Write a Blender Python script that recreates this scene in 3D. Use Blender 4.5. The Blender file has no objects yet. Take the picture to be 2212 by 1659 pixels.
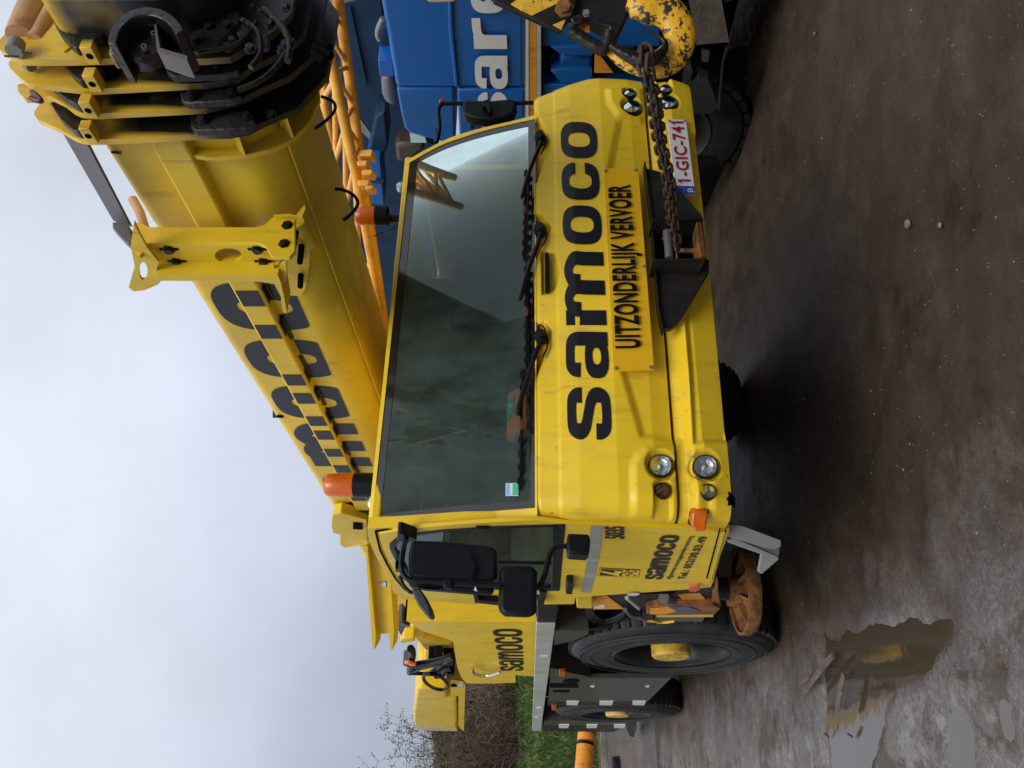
import bpy, bmesh, math, random
from math import sin, cos, tan, pi, radians as R, atan, sqrt
from mathutils import Vector as V, Matrix
from mathutils.geometry import tessellate_polygon
import mathutils
random.seed(11)
sc = bpy.context.scene
col = sc.collection

# ------------------------------------------------------------------ camera
FPX = 1740.0; H = 1.8; YAW = R(28.35); HOR = 1146.0
PITCH = atan((HOR - 1106.0) / FPX)
f0 = V((sin(YAW), cos(YAW), 0)); rt = V((cos(YAW), -sin(YAW), 0)); UP = V((0, 0, 1))
fw = f0 * cos(PITCH) + UP * sin(PITCH); upc = UP * cos(PITCH) - f0 * sin(PITCH)
CAM = V((0, 0, H))
cam = bpy.data.cameras.new('camera'); camo = bpy.data.objects.new('camera', cam); col.objects.link(camo)
m = Matrix((( -upc.x, rt.x, -fw.x, CAM.x), (-upc.y, rt.y, -fw.y, CAM.y), (-upc.z, rt.z, -fw.z, CAM.z), (0, 0, 0, 1)))
camo.matrix_world = m            # the photograph is a portrait picture lying on its side
cam.sensor_width = 36; cam.lens = FPX / 2212 * 36; cam.clip_end = 2000; cam.clip_start = 0.05
sc.camera = camo

# ------------------------------------------------------------------ sky, sun, exposure
SUN_EL, SUN_ROT = R(46), R(205)
w = bpy.data.worlds.new('World'); sc.world = w; w.use_nodes = True
nt = w.node_tree; nt.nodes.clear()
def nn(t, k, **kw):
    n = t.nodes.new(k)
    for a, b in kw.items(): setattr(n, a, b)
    return n
out = nn(nt, 'ShaderNodeOutputWorld'); bg = nn(nt, 'ShaderNodeBackground'); bg.inputs[1].default_value = 0.092
sky = nn(nt, 'ShaderNodeTexSky', sky_type='NISHITA'); sky.sun_disc = False; sky.sun_elevation = SUN_EL; sky.sun_rotation = SUN_ROT
tc = nn(nt, 'ShaderNodeTexCoord'); sx = nn(nt, 'ShaderNodeSeparateXYZ'); nt.links.new(tc.outputs['Generated'], sx.inputs[0])
ramp = nn(nt, 'ShaderNodeValToRGB'); nt.links.new(sx.outputs['Z'], ramp.inputs[0])
ramp.color_ramp.elements[0].position = 0.0; ramp.color_ramp.elements[0].color = (.38, .415, .50, 1)
ramp.color_ramp.elements[1].position = 1.0; ramp.color_ramp.elements[1].color = (1.0, 1.0, 1.0, 1)
e = ramp.color_ramp.elements.new(.18); e.color = (.46, .50, .60, 1)
e = ramp.color_ramp.elements.new(.40); e.color = (.71, .765, .885, 1)
noi = nn(nt, 'ShaderNodeTexNoise'); noi.inputs['Scale'].default_value = 2.2; noi.inputs['Detail'].default_value = 5; noi.inputs['Roughness'].default_value = .5
nt.links.new(tc.outputs['Generated'], noi.inputs['Vector'])
mr = nn(nt, 'ShaderNodeMapRange'); mr.inputs[1].default_value = .3; mr.inputs[2].default_value = .7; mr.inputs[3].default_value = 7.7; mr.inputs[4].default_value = 11.0
nt.links.new(noi.outputs[0], mr.inputs[0])
vm = nn(nt, 'ShaderNodeVectorMath', operation='SCALE'); nt.links.new(ramp.outputs[0], vm.inputs[0]); nt.links.new(mr.outputs[0], vm.inputs['Scale'])
mx = nn(nt, 'ShaderNodeMix', data_type='RGBA'); mx.inputs[0].default_value = .93
nt.links.new(sky.outputs[0], mx.inputs[6]); nt.links.new(vm.outputs[0], mx.inputs[7])
nt.links.new(mx.outputs[2], bg.inputs[0]); nt.links.new(bg.outputs[0], out.inputs[0])
sl = bpy.data.lights.new('sun', 'SUN'); sl.energy = 1.65; sl.angle = R(30); sl.color = (1, .97, .92)
so = bpy.data.objects.new('sun', sl); col.objects.link(so)
sdir = V((sin(SUN_ROT) * cos(SUN_EL), cos(SUN_ROT) * cos(SUN_EL), sin(SUN_EL)))
so.rotation_euler = sdir.to_track_quat('Z', 'Y').to_euler()
sc.view_settings.view_transform = 'Standard'; sc.view_settings.look = 'None'
sc.view_settings.gamma = 1; sc.view_settings.exposure = 0.3
try: sc.view_settings.use_curve_mapping = False
except Exception: pass

# ------------------------------------------------------------------ picture rays -> points on real surfaces
def zone(ox, oy, s): return lambda p: (ox + s * p[0], oy + s * p[1])
D = lambda p: (p[0], p[1])
A1 = zone(0, 0, .3472); A2 = zone(658.3, 0, .3472); A3 = zone(1316.7, 0, .3472); A4 = zone(384, 493.7, .3472)
B1 = zone(768, 493.7, .3472); B2 = zone(1097.2, 987.5, .2976); B3 = zone(658.3, 932.6, .2976)
B4 = zone(768, 1165.2, .2976); B5 = zone(1097.2, 1165.2, .2976); B6 = zone(1443.9, 1082.9, .3472)
C1 = zone(1316.7, 54.9, .17361); C2 = zone(1069.8, 0, .22322); C3 = zone(0, 0, .19841); C4 = zone(768, 1261.8, .19841)
C5 = zone(1344.1, 301.7, .26452); C6 = zone(630.9, 0, .23156)
def ray(p):
    a = (1659 - p[1] - 829.5) / FPX; b = -(p[0] - 1106.0) / FPX
    return rt * a + upc * b + fw
def PX(p, X): d = ray(p); return CAM + d * (X / d.x)
def PY(p, Y): d = ray(p); return CAM + d * (Y / d.y)
def PZ(p, Z): d = ray(p); return CAM + d * ((Z - H) / d.z)
def PD(p, dist): d = ray(p); return CAM + d * (dist / d.dot(f0))
# the cab's front face: a gently curved, raked surface  Y = ysurf(X, Z)
def lin(x, tab):
    if x <= tab[0][0]: return tab[0][1]
    for (a, b), (c_, d_) in zip(tab, tab[1:]):
        if x <= c_: return b + (d_ - b) * (x - a) / (c_ - a)
    return tab[-1][1]
PROF = [(-1.0, .03), (-.93, .0), (-.80, -.065), (-.70, -.105), (-.66, -.10), (-.63, -.06), (-.60, -.055), (-.5, -.085), (-.35, -.095), (-.2, -.075), (-.125, -.055),
        (-.115, -.047), (-.04, -.03), (-.02, -.015), (0, .0), (.70, .235), (1.2, .40)]
def ysurf(X, Z):
    return 3.13 - (X - 1.05) * .058 + .035 * ((X - 2.2) ** 2 - 1.3225) + lin(Z - H, PROF)
def PF(p, off=0.0):
    Y = 3.1
    for _ in range(10):
        q = PY(p, Y); Y = ysurf(q.x, q.z) - off
    return PY(p, Y)
def proj(p, pl):
    k = pl[0]
    if k == 'X': return PX(p, pl[1])
    if k == 'Y': return PY(p, pl[1])
    if k == 'Z': return PZ(p, pl[1])
    if k == 'D': return PD(p, pl[1])
    if k == 'F': return PF(p, pl[1])
def back(pl, depth):
    return {'X': V((depth, 0, 0)), 'Y': V((0, depth, 0)), 'Z': V((0, 0, -depth)), 'D': f0 * depth, 'F': V((0, depth, 0))}[pl[0]]

# ------------------------------------------------------------------ materials
MATS = {}
def mat(name, base=(.5, .5, .5), rough=.5, metal=0, coat=0, var=.0, vscale=3.0, bump=0, bscale=60, dirt=None, damt=.0, dscale=4.0, dstretch=(1, 1, .25),
        chip=None, chamt=0, chscale=8, trans=0, alpha=1, emit=0, spec=.5, rvar=0, streak=0):
    m = bpy.data.materials.new(name); m.use_nodes = True; t = m.node_tree; b = t.nodes['Principled BSDF']
    geo = nn(t, 'ShaderNodeNewGeometry')
    L = t.links.new
    cur = None
    rgb = nn(t, 'ShaderNodeRGB'); rgb.outputs[0].default_value = (*base, 1); cur = rgb.outputs[0]
    if var:
        n = nn(t, 'ShaderNodeTexNoise'); n.inputs['Scale'].default_value = vscale; n.inputs['Detail'].default_value = 6; L(geo.outputs['Position'], n.inputs['Vector'])
        r = nn(t, 'ShaderNodeMapRange'); r.inputs[1].default_value = .3; r.inputs[2].default_value = .7; r.inputs[3].default_value = 1 - var; r.inputs[4].default_value = 1 + var * .4
        L(n.outputs[0], r.inputs[0]); s = nn(t, 'ShaderNodeVectorMath', operation='SCALE'); L(cur, s.inputs[0]); L(r.outputs[0], s.inputs['Scale']); cur = s.outputs[0]
    if dirt:
        mp = nn(t, 'ShaderNodeVectorMath', operation='MULTIPLY'); mp.inputs[1].default_value = dstretch; L(geo.outputs['Position'], mp.inputs[0])
        n = nn(t, 'ShaderNodeTexNoise'); n.inputs['Scale'].default_value = dscale; n.inputs['Detail'].default_value = 8; n.inputs['Roughness'].default_value = .65; L(mp.outputs[0], n.inputs['Vector'])
        r = nn(t, 'ShaderNodeMapRange'); r.inputs[1].default_value = .48; r.inputs[2].default_value = .72; r.inputs[4].default_value = damt; L(n.outputs[0], r.inputs[0])
        x = nn(t, 'ShaderNodeMix', data_type='RGBA'); L(r.outputs[0], x.inputs[0]); L(cur, x.inputs[6]); x.inputs[7].default_value = (*dirt, 1); cur = x.outputs[2]
    if chip:
        n = nn(t, 'ShaderNodeTexNoise'); n.inputs['Scale'].default_value = chscale; n.inputs['Detail'].default_value = 9; n.inputs['Roughness'].default_value = .7; L(geo.outputs['Position'], n.inputs['Vector'])
        r = nn(t, 'ShaderNodeMapRange'); th = .68 - chamt * .25; r.inputs[1].default_value = th; r.inputs[2].default_value = th + .02; L(n.outputs[0], r.inputs[0])
        x = nn(t, 'ShaderNodeMix', data_type='RGBA'); L(r.outputs[0], x.inputs[0]); L(cur, x.inputs[6]); x.inputs[7].default_value = (*chip, 1); cur = x.outputs[2]
    if streak:
        mp = nn(t, 'ShaderNodeVectorMath', operation='MULTIPLY'); mp.inputs[1].default_value = (1, 1, .07); L(geo.outputs['Position'], mp.inputs[0])
        n = nn(t, 'ShaderNodeTexNoise'); n.inputs['Scale'].default_value = 30; n.inputs['Detail'].default_value = 5; n.inputs['Roughness'].default_value = .6; L(mp.outputs[0], n.inputs['Vector'])
        n2 = nn(t, 'ShaderNodeTexNoise'); n2.inputs['Scale'].default_value = 2.3; n2.inputs['Detail'].default_value = 4; L(geo.outputs['Position'], n2.inputs['Vector'])
        r = nn(t, 'ShaderNodeMapRange'); r.inputs[1].default_value = .56; r.inputs[2].default_value = .74; r.inputs[4].default_value = streak; L(n.outputs[0], r.inputs[0])
        r2 = nn(t, 'ShaderNodeMapRange'); r2.inputs[1].default_value = .42; r2.inputs[2].default_value = .6; L(n2.outputs[0], r2.inputs[0])
        q = nn(t, 'ShaderNodeMath', operation='MULTIPLY'); L(r.outputs[0], q.inputs[0]); L(r2.outputs[0], q.inputs[1])
        x = nn(t, 'ShaderNodeMix', data_type='RGBA'); L(q.outputs[0], x.inputs[0]); L(cur, x.inputs[6]); x.inputs[7].default_value = (.22, .13, .05, 1); cur = x.outputs[2]
    L(cur, b.inputs['Base Color'])
    b.inputs['Roughness'].default_value = rough; b.inputs['Metallic'].default_value = metal; b.inputs['Specular IOR Level'].default_value = spec
    if coat: b.inputs['Coat Weight'].default_value = coat; b.inputs['Coat Roughness'].default_value = .08
    if trans: b.inputs['Transmission Weight'].default_value = trans
    if rvar:
        n = nn(t, 'ShaderNodeTexNoise'); n.inputs['Scale'].default_value = 9; n.inputs['Detail'].default_value = 6; L(geo.outputs['Position'], n.inputs['Vector'])
        r = nn(t, 'ShaderNodeMapRange'); r.inputs[1].default_value = .3; r.inputs[2].default_value = .7; r.inputs[3].default_value = max(.02, rough - rvar); r.inputs[4].default_value = rough + rvar
        L(n.outputs[0], r.inputs[0]); L(r.outputs[0], b.inputs['Roughness'])
    if bump:
        n = nn(t, 'ShaderNodeTexNoise'); n.inputs['Scale'].default_value = bscale; n.inputs['Detail'].default_value = 5; L(geo.outputs['Position'], n.inputs['Vector'])
        bp = nn(t, 'ShaderNodeBump'); bp.inputs['Strength'].default_value = bump; bp.inputs['Distance'].default_value = .01; L(n.outputs[0], bp.inputs['Height']); L(bp.outputs[0], b.inputs['Normal'])
    MATS[name] = m
    return m
YEL = (.79, .54, .018)
Mcab = mat('yellow_cab_paint', YEL, .45, coat=.08, spec=.35, var=.05, vscale=2.5, dirt=(.42, .28, .07), damt=.30, dscale=9, dstretch=(1, 1, .3), bump=.05, bscale=90, rvar=.1, chip=(.12, .06, .03), chamt=.05, chscale=30, streak=.55)
Mboom = mat('yellow_boom_paint', (.72, .49, .018), .47, spec=.38, coat=.04, var=.09, vscale=1.6, dirt=(.33, .20, .05), damt=.45, dscale=5, dstretch=(1, .4, .5), bump=.06, bscale=60, rvar=.1, chip=(.14, .07, .03), chamt=.05, chscale=22, streak=.7)
Mdirtyyel = mat('worn_yellow_paint', (.74, .42, .02), .5, var=.15, vscale=8, dirt=(.20, .08, .02), damt=.8, dscale=9, chip=(.03, .022, .018), chamt=.42, chscale=26, bump=.25, bscale=60)
Mhook = mat('chipped_hook_paint', (.74, .40, .015), .45, var=.12, vscale=10, chip=(.03, .024, .02), chamt=.62, chscale=30, bump=.35, bscale=70)
Morange = mat('orange_jib_paint', (.88, .46, .08), .5, var=.12, vscale=9, dirt=(.30, .12, .03), damt=.5, dscale=14, dstretch=(1, 1, 1), bump=.12, bscale=90)
Mhaz = mat('hazard_orange', (.75, .30, .02), .5, var=.1, dirt=(.12, .06, .03), damt=.6, dscale=12)
Mblue = mat('blue_crane_paint', (.004, .10, .37), .38, spec=.35, coat=.12, var=.08, vscale=1.3, dirt=(.03, .06, .10), damt=.4, dscale=3, rvar=.08)
Mblued = mat('dark_blue_paint', (.006, .035, .085), .55, spec=.25, var=.15, vscale=4, dirt=(.01, .015, .02), damt=.8, dscale=6)
Mblack = mat('black_steel', (.007, .007, .0075), .40, spec=.3, var=.2, vscale=7, bump=.15, bscale=80, dirt=(.035, .028, .02), damt=.6, dscale=8)
Mplas = mat('black_plastic', (.004, .005, .007), .42, spec=.22, bump=.12, bscale=350, rvar=.08)
Mgrease = mat('greased_steel', (.007, .0065, .006), .36, spec=.4, var=.3, vscale=9, bump=.5, bscale=35, dirt=(.07, .035, .02), damt=.3, dscale=10, dstretch=(1, 1, 1), rvar=.15)
Mgrey = mat('grey_galvanised_steel', (.24, .25, .25), .5, metal=.3, var=.15, vscale=8, dirt=(.16, .15, .13), damt=.6, dscale=6)
Mstrap = mat('grey_bar_paint', (.10, .10, .11), .5, var=.15, vscale=12, dirt=(.15, .07, .03), damt=.5, dscale=20)
Mpanel = mat('grey_side_panel', (.085, .085, .08), .35, metal=.5, var=.15, vscale=5, dirt=(.06, .05, .035), damt=.6, dscale=3)
Mrub = mat('tyre_rubber', (.017, .017, .018), .6, spec=.35, var=.3, vscale=6, bump=.3, bscale=40, dirt=(.055, .048, .038), damt=.7, dscale=5, dstretch=(1, 1, 1))
Mdark = mat('dark_underside', (.003, .003, .003), .9, spec=.05, var=.2)
Mrust = mat('rusty_orange_steel', (.26, .105, .025), .75, var=.5, vscale=12, dirt=(.02, .012, .009), damt=1, dscale=16, dstretch=(1, 1, 1), bump=.5, bscale=50)
Mchain = mat('rusty_chain', (.028, .017, .013), .6, var=.4, vscale=40, dirt=(.10, .045, .025), damt=.6, dscale=60, dstretch=(1, 1, 1), bump=.3, bscale=150)
Mdecal = mat('black_lettering', (.006, .006, .008), .3, spec=.3, var=.15, vscale=5)
Mdecalb = mat('boom_lettering', (.009, .010, .015), .4, spec=.3, var=.15, vscale=5)
Mwhite = mat('white_lettering', (.62, .63, .62), .4, var=.05)
Msign = mat('amber_sign_sheet', (.80, .46, .008), .35, coat=.3, var=.05, vscale=3, dirt=(.45, .2, .02), damt=.3, dscale=6)
Mplate = mat('white_number_plate', (.72, .74, .76), .3, coat=.5, dirt=(.4, .38, .34), damt=.4, dscale=9)
Mred = mat('dark_red_lettering', (.35, .006, .012), .35)
Meu = mat('plate_blue', (.01, .07, .5), .3)
Mchrome = mat('chrome', (.75, .75, .75), .12, metal=1)
Mrefl = mat('lamp_reflector', (.80, .81, .84), .34, metal=1, var=.5, vscale=38, bump=.35, bscale=55)
Mrefd = mat('dull_lamp_glass', (.30, .27, .24), .18, metal=.6, var=.4, vscale=60, bump=.3, bscale=90)
Mamb = mat('amber_plastic', (.85, .17, .004), .25, coat=.2, trans=.35, var=.1, vscale=60, bump=.2, bscale=160)
Mambr = mat('amber_core', (.35, .05, .005), .4)
Mtape = mat('silver_reflective_tape', (.40, .42, .38), .32, metal=.3, var=.1, vscale=9, dirt=(.30, .28, .22), damt=.5, dscale=14, bump=.15, bscale=260)
Mdeck = mat('silver_deck_edge', (.52, .53, .50), .4, metal=.25, var=.12, vscale=4, dirt=(.30, .29, .25), damt=.6, dscale=5)
Mbeige = mat('beige_roller', (.50, .31, .16), .6, var=.25, vscale=10, dirt=(.35, .13, .05), damt=.9, dscale=12, dstretch=(1, 1, 1))
Mrubstrip = mat('black_glass_border', (.010, .011, .013), .15, coat=.5, dirt=(.03, .03, .03), damt=.4, dscale=8)
Mint = mat('cab_interior', (.055, .062, .06), .8, var=.3, vscale=5)
Mkit = mat('orange_first_aid_case', (.95, .22, .03), .4)
Mgreen = mat('green_sticker', (.02, .42, .25), .4)
Mskyb = mat('light_blue_sticker', (.12, .45, .8), .4)
Mcream = mat('chalky_worn_yellow', (.62, .47, .22), .6, var=.3, vscale=6, dirt=(.25, .13, .05), damt=.9, dscale=7)
Mwood = mat('split_wood', (.16, .12, .09), .8, var=.4, vscale=25, bump=.6, bscale=80, dirt=(.05, .035, .025), damt=.7, dscale=30)
Mstone = mat('stone_grit', (.22, .19, .16), .7, var=.4, vscale=30)
Mpost = mat('orange_post_paint', (.85, .30, .02), .45, var=.15, vscale=6, dirt=(.25, .08, .02), damt=.8, dscale=6, dstretch=(1, 1, 1))
Mflap = mat('muddy_flap', (.12, .10, .08), .8, var=.4, vscale=12, bump=.5, bscale=40)

def boom_grease_shade(xe=1.915, zhi=1.36, ymode=1):
    m = mat('greasy_shaded_collar_paint', (.72, .46, .03), .42, var=.1, vscale=3, dirt=(.25, .13, .03), damt=.6, dscale=8, chip=(.1, .04, .02), chamt=.05)
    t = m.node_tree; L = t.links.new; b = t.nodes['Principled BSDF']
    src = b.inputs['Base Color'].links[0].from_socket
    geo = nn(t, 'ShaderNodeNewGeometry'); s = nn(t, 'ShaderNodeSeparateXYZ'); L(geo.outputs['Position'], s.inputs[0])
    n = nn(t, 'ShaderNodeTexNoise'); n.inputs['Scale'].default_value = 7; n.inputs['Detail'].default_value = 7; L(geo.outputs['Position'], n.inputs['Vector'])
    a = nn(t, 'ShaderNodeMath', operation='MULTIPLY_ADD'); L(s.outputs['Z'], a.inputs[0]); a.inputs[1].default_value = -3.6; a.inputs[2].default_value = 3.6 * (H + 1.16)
    c_ = nn(t, 'ShaderNodeMath', operation='MULTIPLY_ADD'); L(s.outputs['X'], c_.inputs[0]); c_.inputs[1].default_value = 38; c_.inputs[2].default_value = -38 * (xe + .018)  # strip beside the next plate: contact shade painted in along with grease
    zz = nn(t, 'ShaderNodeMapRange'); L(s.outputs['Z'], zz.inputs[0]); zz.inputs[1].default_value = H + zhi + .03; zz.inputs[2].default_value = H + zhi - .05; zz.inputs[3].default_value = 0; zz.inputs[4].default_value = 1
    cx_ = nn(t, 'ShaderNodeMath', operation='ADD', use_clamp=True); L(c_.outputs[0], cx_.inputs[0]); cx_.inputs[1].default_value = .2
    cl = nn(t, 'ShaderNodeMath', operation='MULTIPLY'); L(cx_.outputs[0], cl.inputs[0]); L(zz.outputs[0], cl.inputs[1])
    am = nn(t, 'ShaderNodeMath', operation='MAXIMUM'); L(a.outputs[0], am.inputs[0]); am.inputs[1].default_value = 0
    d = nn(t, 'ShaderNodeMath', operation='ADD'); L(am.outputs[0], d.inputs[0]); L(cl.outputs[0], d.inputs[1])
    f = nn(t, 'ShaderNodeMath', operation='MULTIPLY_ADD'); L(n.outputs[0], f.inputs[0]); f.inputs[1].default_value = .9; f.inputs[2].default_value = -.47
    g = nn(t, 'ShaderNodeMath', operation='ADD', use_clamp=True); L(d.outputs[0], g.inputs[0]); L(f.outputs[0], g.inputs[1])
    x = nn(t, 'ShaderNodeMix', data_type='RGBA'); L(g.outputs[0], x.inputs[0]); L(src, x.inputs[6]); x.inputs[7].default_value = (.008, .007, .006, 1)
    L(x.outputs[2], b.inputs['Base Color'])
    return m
Mcollar = boom_grease_shade()

def glass_mat(name, tint, ior, rough=.015, haze=.0):
    m = bpy.data.materials.new(name); m.use_nodes = True; t = m.node_tree; t.nodes.clear(); L = t.links.new
    o = nn(t, 'ShaderNodeOutputMaterial'); tr = nn(t, 'ShaderNodeBsdfTransparent'); tr.inputs[0].default_value = (*tint, 1)
    gl = nn(t, 'ShaderNodeBsdfGlossy'); gl.inputs['Roughness'].default_value = rough; gl.inputs['Color'].default_value = (.80, .97, .92, 1)
    fr = nn(t, 'ShaderNodeFresnel'); fr.inputs[0].default_value = ior
    mix = nn(t, 'ShaderNodeMixShader'); L(fr.outputs[0], mix.inputs[0]); L(tr.outputs[0], mix.inputs[1]); L(gl.outputs[0], mix.inputs[2])
    df = nn(t, 'ShaderNodeBsdfDiffuse'); df.inputs[0].default_value = (.15, .22, .195, 1)      # thin film of grime
    geo = nn(t, 'ShaderNodeNewGeometry'); mp = nn(t, 'ShaderNodeVectorMath', operation='MULTIPLY'); mp.inputs[1].default_value = (1.2, 1.2, .5); L(geo.outputs['Position'], mp.inputs[0])
    n = nn(t, 'ShaderNodeTexNoise'); n.inputs['Scale'].default_value = 5; n.inputs['Detail'].default_value = 9; n.inputs['Roughness'].default_value = .7; L(mp.outputs[0], n.inputs['Vector'])
    r = nn(t, 'ShaderNodeMapRange'); r.inputs[1].default_value = .35; r.inputs[2].default_value = .8; r.inputs[3].default_value = haze * .5; r.inputs[4].default_value = haze * 2; L(n.outputs[0], r.inputs[0])
    m2 = nn(t, 'ShaderNodeMixShader'); L(r.outputs[0], m2.inputs[0]); L(mix.outputs[0], m2.inputs[1]); L(df.outputs[0], m2.inputs[2]); L(m2.outputs[0], o.inputs[0])
    return m
Mwind = glass_mat('tinted_windscreen', (.38, .48, .44), 1.33, .03, .18)
Mlens = glass_mat('clear_lens', (.88, .90, .90), 1.45, .02, .02); Mlensa = glass_mat('amber_tinted_lens', (.75, .45, .28), 1.45, .03, .04)
Mside = glass_mat('tinted_side_glass', (.25, .38, .36), 1.75, .01, .10)

# ------------------------------------------------------------------ mesh helpers
ORG = {}
def link(name, me, material, parent=None, origin=None, smooth=35, bevel=0, bseg=2):
    if origin is None:
        if len(me.vertices):
            a = V((min(v.co[i] for v in me.vertices) for i in range(3))); b = V((max(v.co[i] for v in me.vertices) for i in range(3)))
            origin = (a + b) / 2
        else: origin = V((0, 0, 0))
    for v in me.vertices: v.co -= origin
    o = bpy.data.objects.new(name, me); col.objects.link(o)
    if material: me.materials.append(material)
    po = ORG[parent.name] if parent else V((0, 0, 0))
    if parent: o.parent = parent
    o.location = origin - po
    ORG[o.name] = V(origin)
    if smooth is not None:
        for p in me.polygons: p.use_smooth = True
        me.set_sharp_from_angle(angle=R(smooth))
    if bevel:
        b = o.modifiers.new('bevel', 'BEVEL'); b.width = bevel; b.segments = bseg; b.limit_method = 'ANGLE'; b.angle_limit = R(40)
    return o
def empty(name, loc, label, cat, group=None):
    o = bpy.data.objects.new(name, None); col.objects.link(o); o.location = loc; o.empty_display_size = .2
    o['label'] = label; o['category'] = cat
    if group: o['group'] = group
    ORG[o.name] = V(loc); return o
def tag(o, label, cat, group=None):
    o['label'] = label; o['category'] = cat
    if group: o['group'] = group
    return o
def lab(o, t): o['label'] = t; return o
class MB:
    def __init__(s): s.v = []; s.f = []
    def add(s, vs, fs):
        n = len(s.v); s.v += [tuple(p) for p in vs]; s.f += [tuple(n + i for i in f) for f in fs]; return s
    def prism(s, pts, vec):
        n = len(pts); vec = V(vec); a = [V(p) for p in pts]; b = [p + vec for p in a]
        return s.add(a + b, [tuple(range(n))] + [tuple(range(2 * n - 1, n - 1, -1))] + [(i, i + n, (i + 1) % n + n, (i + 1) % n) for i in range(n)])
    def ringprism(s, outer, inner, vec):
        n = len(outer); vec = V(vec); o = [V(p) for p in outer]; i_ = [V(p) for p in inner]
        fs = []
        for k in range(n):
            j = (k + 1) % n
            fs += [(k, j, n + j, n + k), (2 * n + k, 3 * n + k, 3 * n + j, 2 * n + j), (k, 2 * n + k, 2 * n + j, j), (n + k, n + j, 3 * n + j, 3 * n + k)]
        return s.add(o + i_ + [p + vec for p in o] + [p + vec for p in i_], fs)
    def holed(s, outer, hole, vec):
        vec = V(vec); o = [V(p) for p in outer]; h = [V(p) for p in hole]
        tris = tessellate_polygon([o, h]); a = o + h; n = len(a); no = len(o)
        fs = [tuple(t) for t in tris] + [tuple(n + i for i in reversed(t)) for t in tris]
        fs += [(i, i + n, (i + 1) % no + n, (i + 1) % no) for i in range(no)]
        m_ = len(h); fs += [(no + i, no + (i + 1) % m_, no + (i + 1) % m_ + n, no + i + n) for i in range(m_)]
        return s.add(a + [p + vec for p in a], fs)
    def box(s, x, y, z):
        return s.prism([(x[0], y[0], z[0]), (x[1], y[0], z[0]), (x[1], y[0], z[1]), (x[0], y[0], z[1])], (0, y[1] - y[0], 0))
    def tube(s, pts, r, n=10, closed=False, cap=True):
        pts = [V(p) for p in pts]; m_ = len(pts); rs = r if isinstance(r, (list, tuple)) else [r] * m_
        vs = []; nrm = None
        for i, p in enumerate(pts):
            if closed: t = (pts[(i + 1) % m_] - pts[i - 1])
            else: t = pts[min(i + 1, m_ - 1)] - pts[max(i - 1, 0)]
            if t.length < 1e-9: t = V((0, 0, 1))
            t.normalize()
            if nrm is None:
                nrm = t.orthogonal().normalized()
            else:
                nrm = (nrm - t * nrm.dot(t))
                nrm = nrm.normalized() if nrm.length > 1e-6 else t.orthogonal().normalized()
            b = t.cross(nrm)
            for k in range(n):
                a = 2 * pi * k / n; vs.append(p + (nrm * cos(a) + b * sin(a)) * rs[i])
        fs = []
        for i in range(m_ if closed else m_ - 1):
            j = (i + 1) % m_
            for k in range(n): fs.append((i * n + k, i * n + (k + 1) % n, j * n + (k + 1) % n, j * n + k))
        if cap and not closed: fs += [tuple(reversed(range(n))), tuple(range((m_ - 1) * n, m_ * n))]
        return s.add(vs, fs)
    def lathe(s, c, axis, prof, n=32, ex=None):
        c = V(c); ax = V(axis).normalized(); e1 = V(ex) if ex else ax.orthogonal(); e1 = (e1 - ax * e1.dot(ax)).normalized(); e2 = ax.cross(e1)
        vs = []
        for (r, h) in prof:
            for k in range(n):
                a = 2 * pi * k / n; vs.append(c + ax * h + (e1 * cos(a) + e2 * sin(a)) * r)
        fs = []
        for i in range(len(prof) - 1):
            for k in range(n): fs.append((i * n + k, i * n + (k + 1) % n, (i + 1) * n + (k + 1) % n, (i + 1) * n + k))
        return s.add(vs, fs)
    def mesh(s, name):
        me = bpy.data.meshes.new(name); me.from_pydata(s.v, [], s.f); 
        bm = bmesh.new(); bm.from_mesh(me); bmesh.ops.recalc_face_normals(bm, faces=bm.faces); bm.to_mesh(me); bm.free()
        return me
    def build(s, name, material, parent=None, **kw): return link(name, s.mesh(name), material, parent, **kw)
def cr(pts, k=6, closed=False):
    """smooth curve through points (tuples or Vectors of any length)"""
    pts = [V(p) for p in pts]; n = len(pts); o = []
    for i in range(n if closed else n - 1):
        g = lambda j: pts[j % n] if closed else pts[max(0, min(n - 1, j))]
        a, b, c_, d = g(i - 1), g(i), g(i + 1), g(i + 2)
        for q in range(k):
            t = q / k
            o.append(.5 * ((2 * b) + (c_ - a) * t + (2 * a - 5 * b + 4 * c_ - d) * t * t + (3 * b - a - 3 * c_ + d) * t ** 3))
    if not closed: o.append(pts[-1])
    return o
def pr(name, z, pts, pl, depth, material, parent=None, **kw):
    q = [proj(z(p), pl) for p in pts]
    return MB().prism(q, back(pl, depth)).build(name, material, parent, **kw)
def curvy(z, pts, k=5): return cr([(*z(p), 0) for p in pts], k, True)
def tb(name, z, pts, pl, rpx, material, parent=None, n=10, smooth_k=5, **kw):
    """tube along picture points; pts items (x,y) or (x,y,plane); rpx in metres"""
    q = [proj(z(p[:2]), p[2] if len(p) > 2 else pl) for p in pts]
    if smooth_k and len(q) > 2: q = cr(q, smooth_k)
    return MB().tube(q, rpx, n).build(name, material, parent, smooth=60, **kw)
def bolt(parent, p, axis, r=.012, h=.012, material=None, name='bolt'):
    return MB().lathe(p, axis, [(r * 1.5, 0), (r * 1.5, h * .3), (r, h * .3), (r * .95, h), (0, h)], 6).build(name, material or Mgrease, parent, smooth=None)

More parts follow.
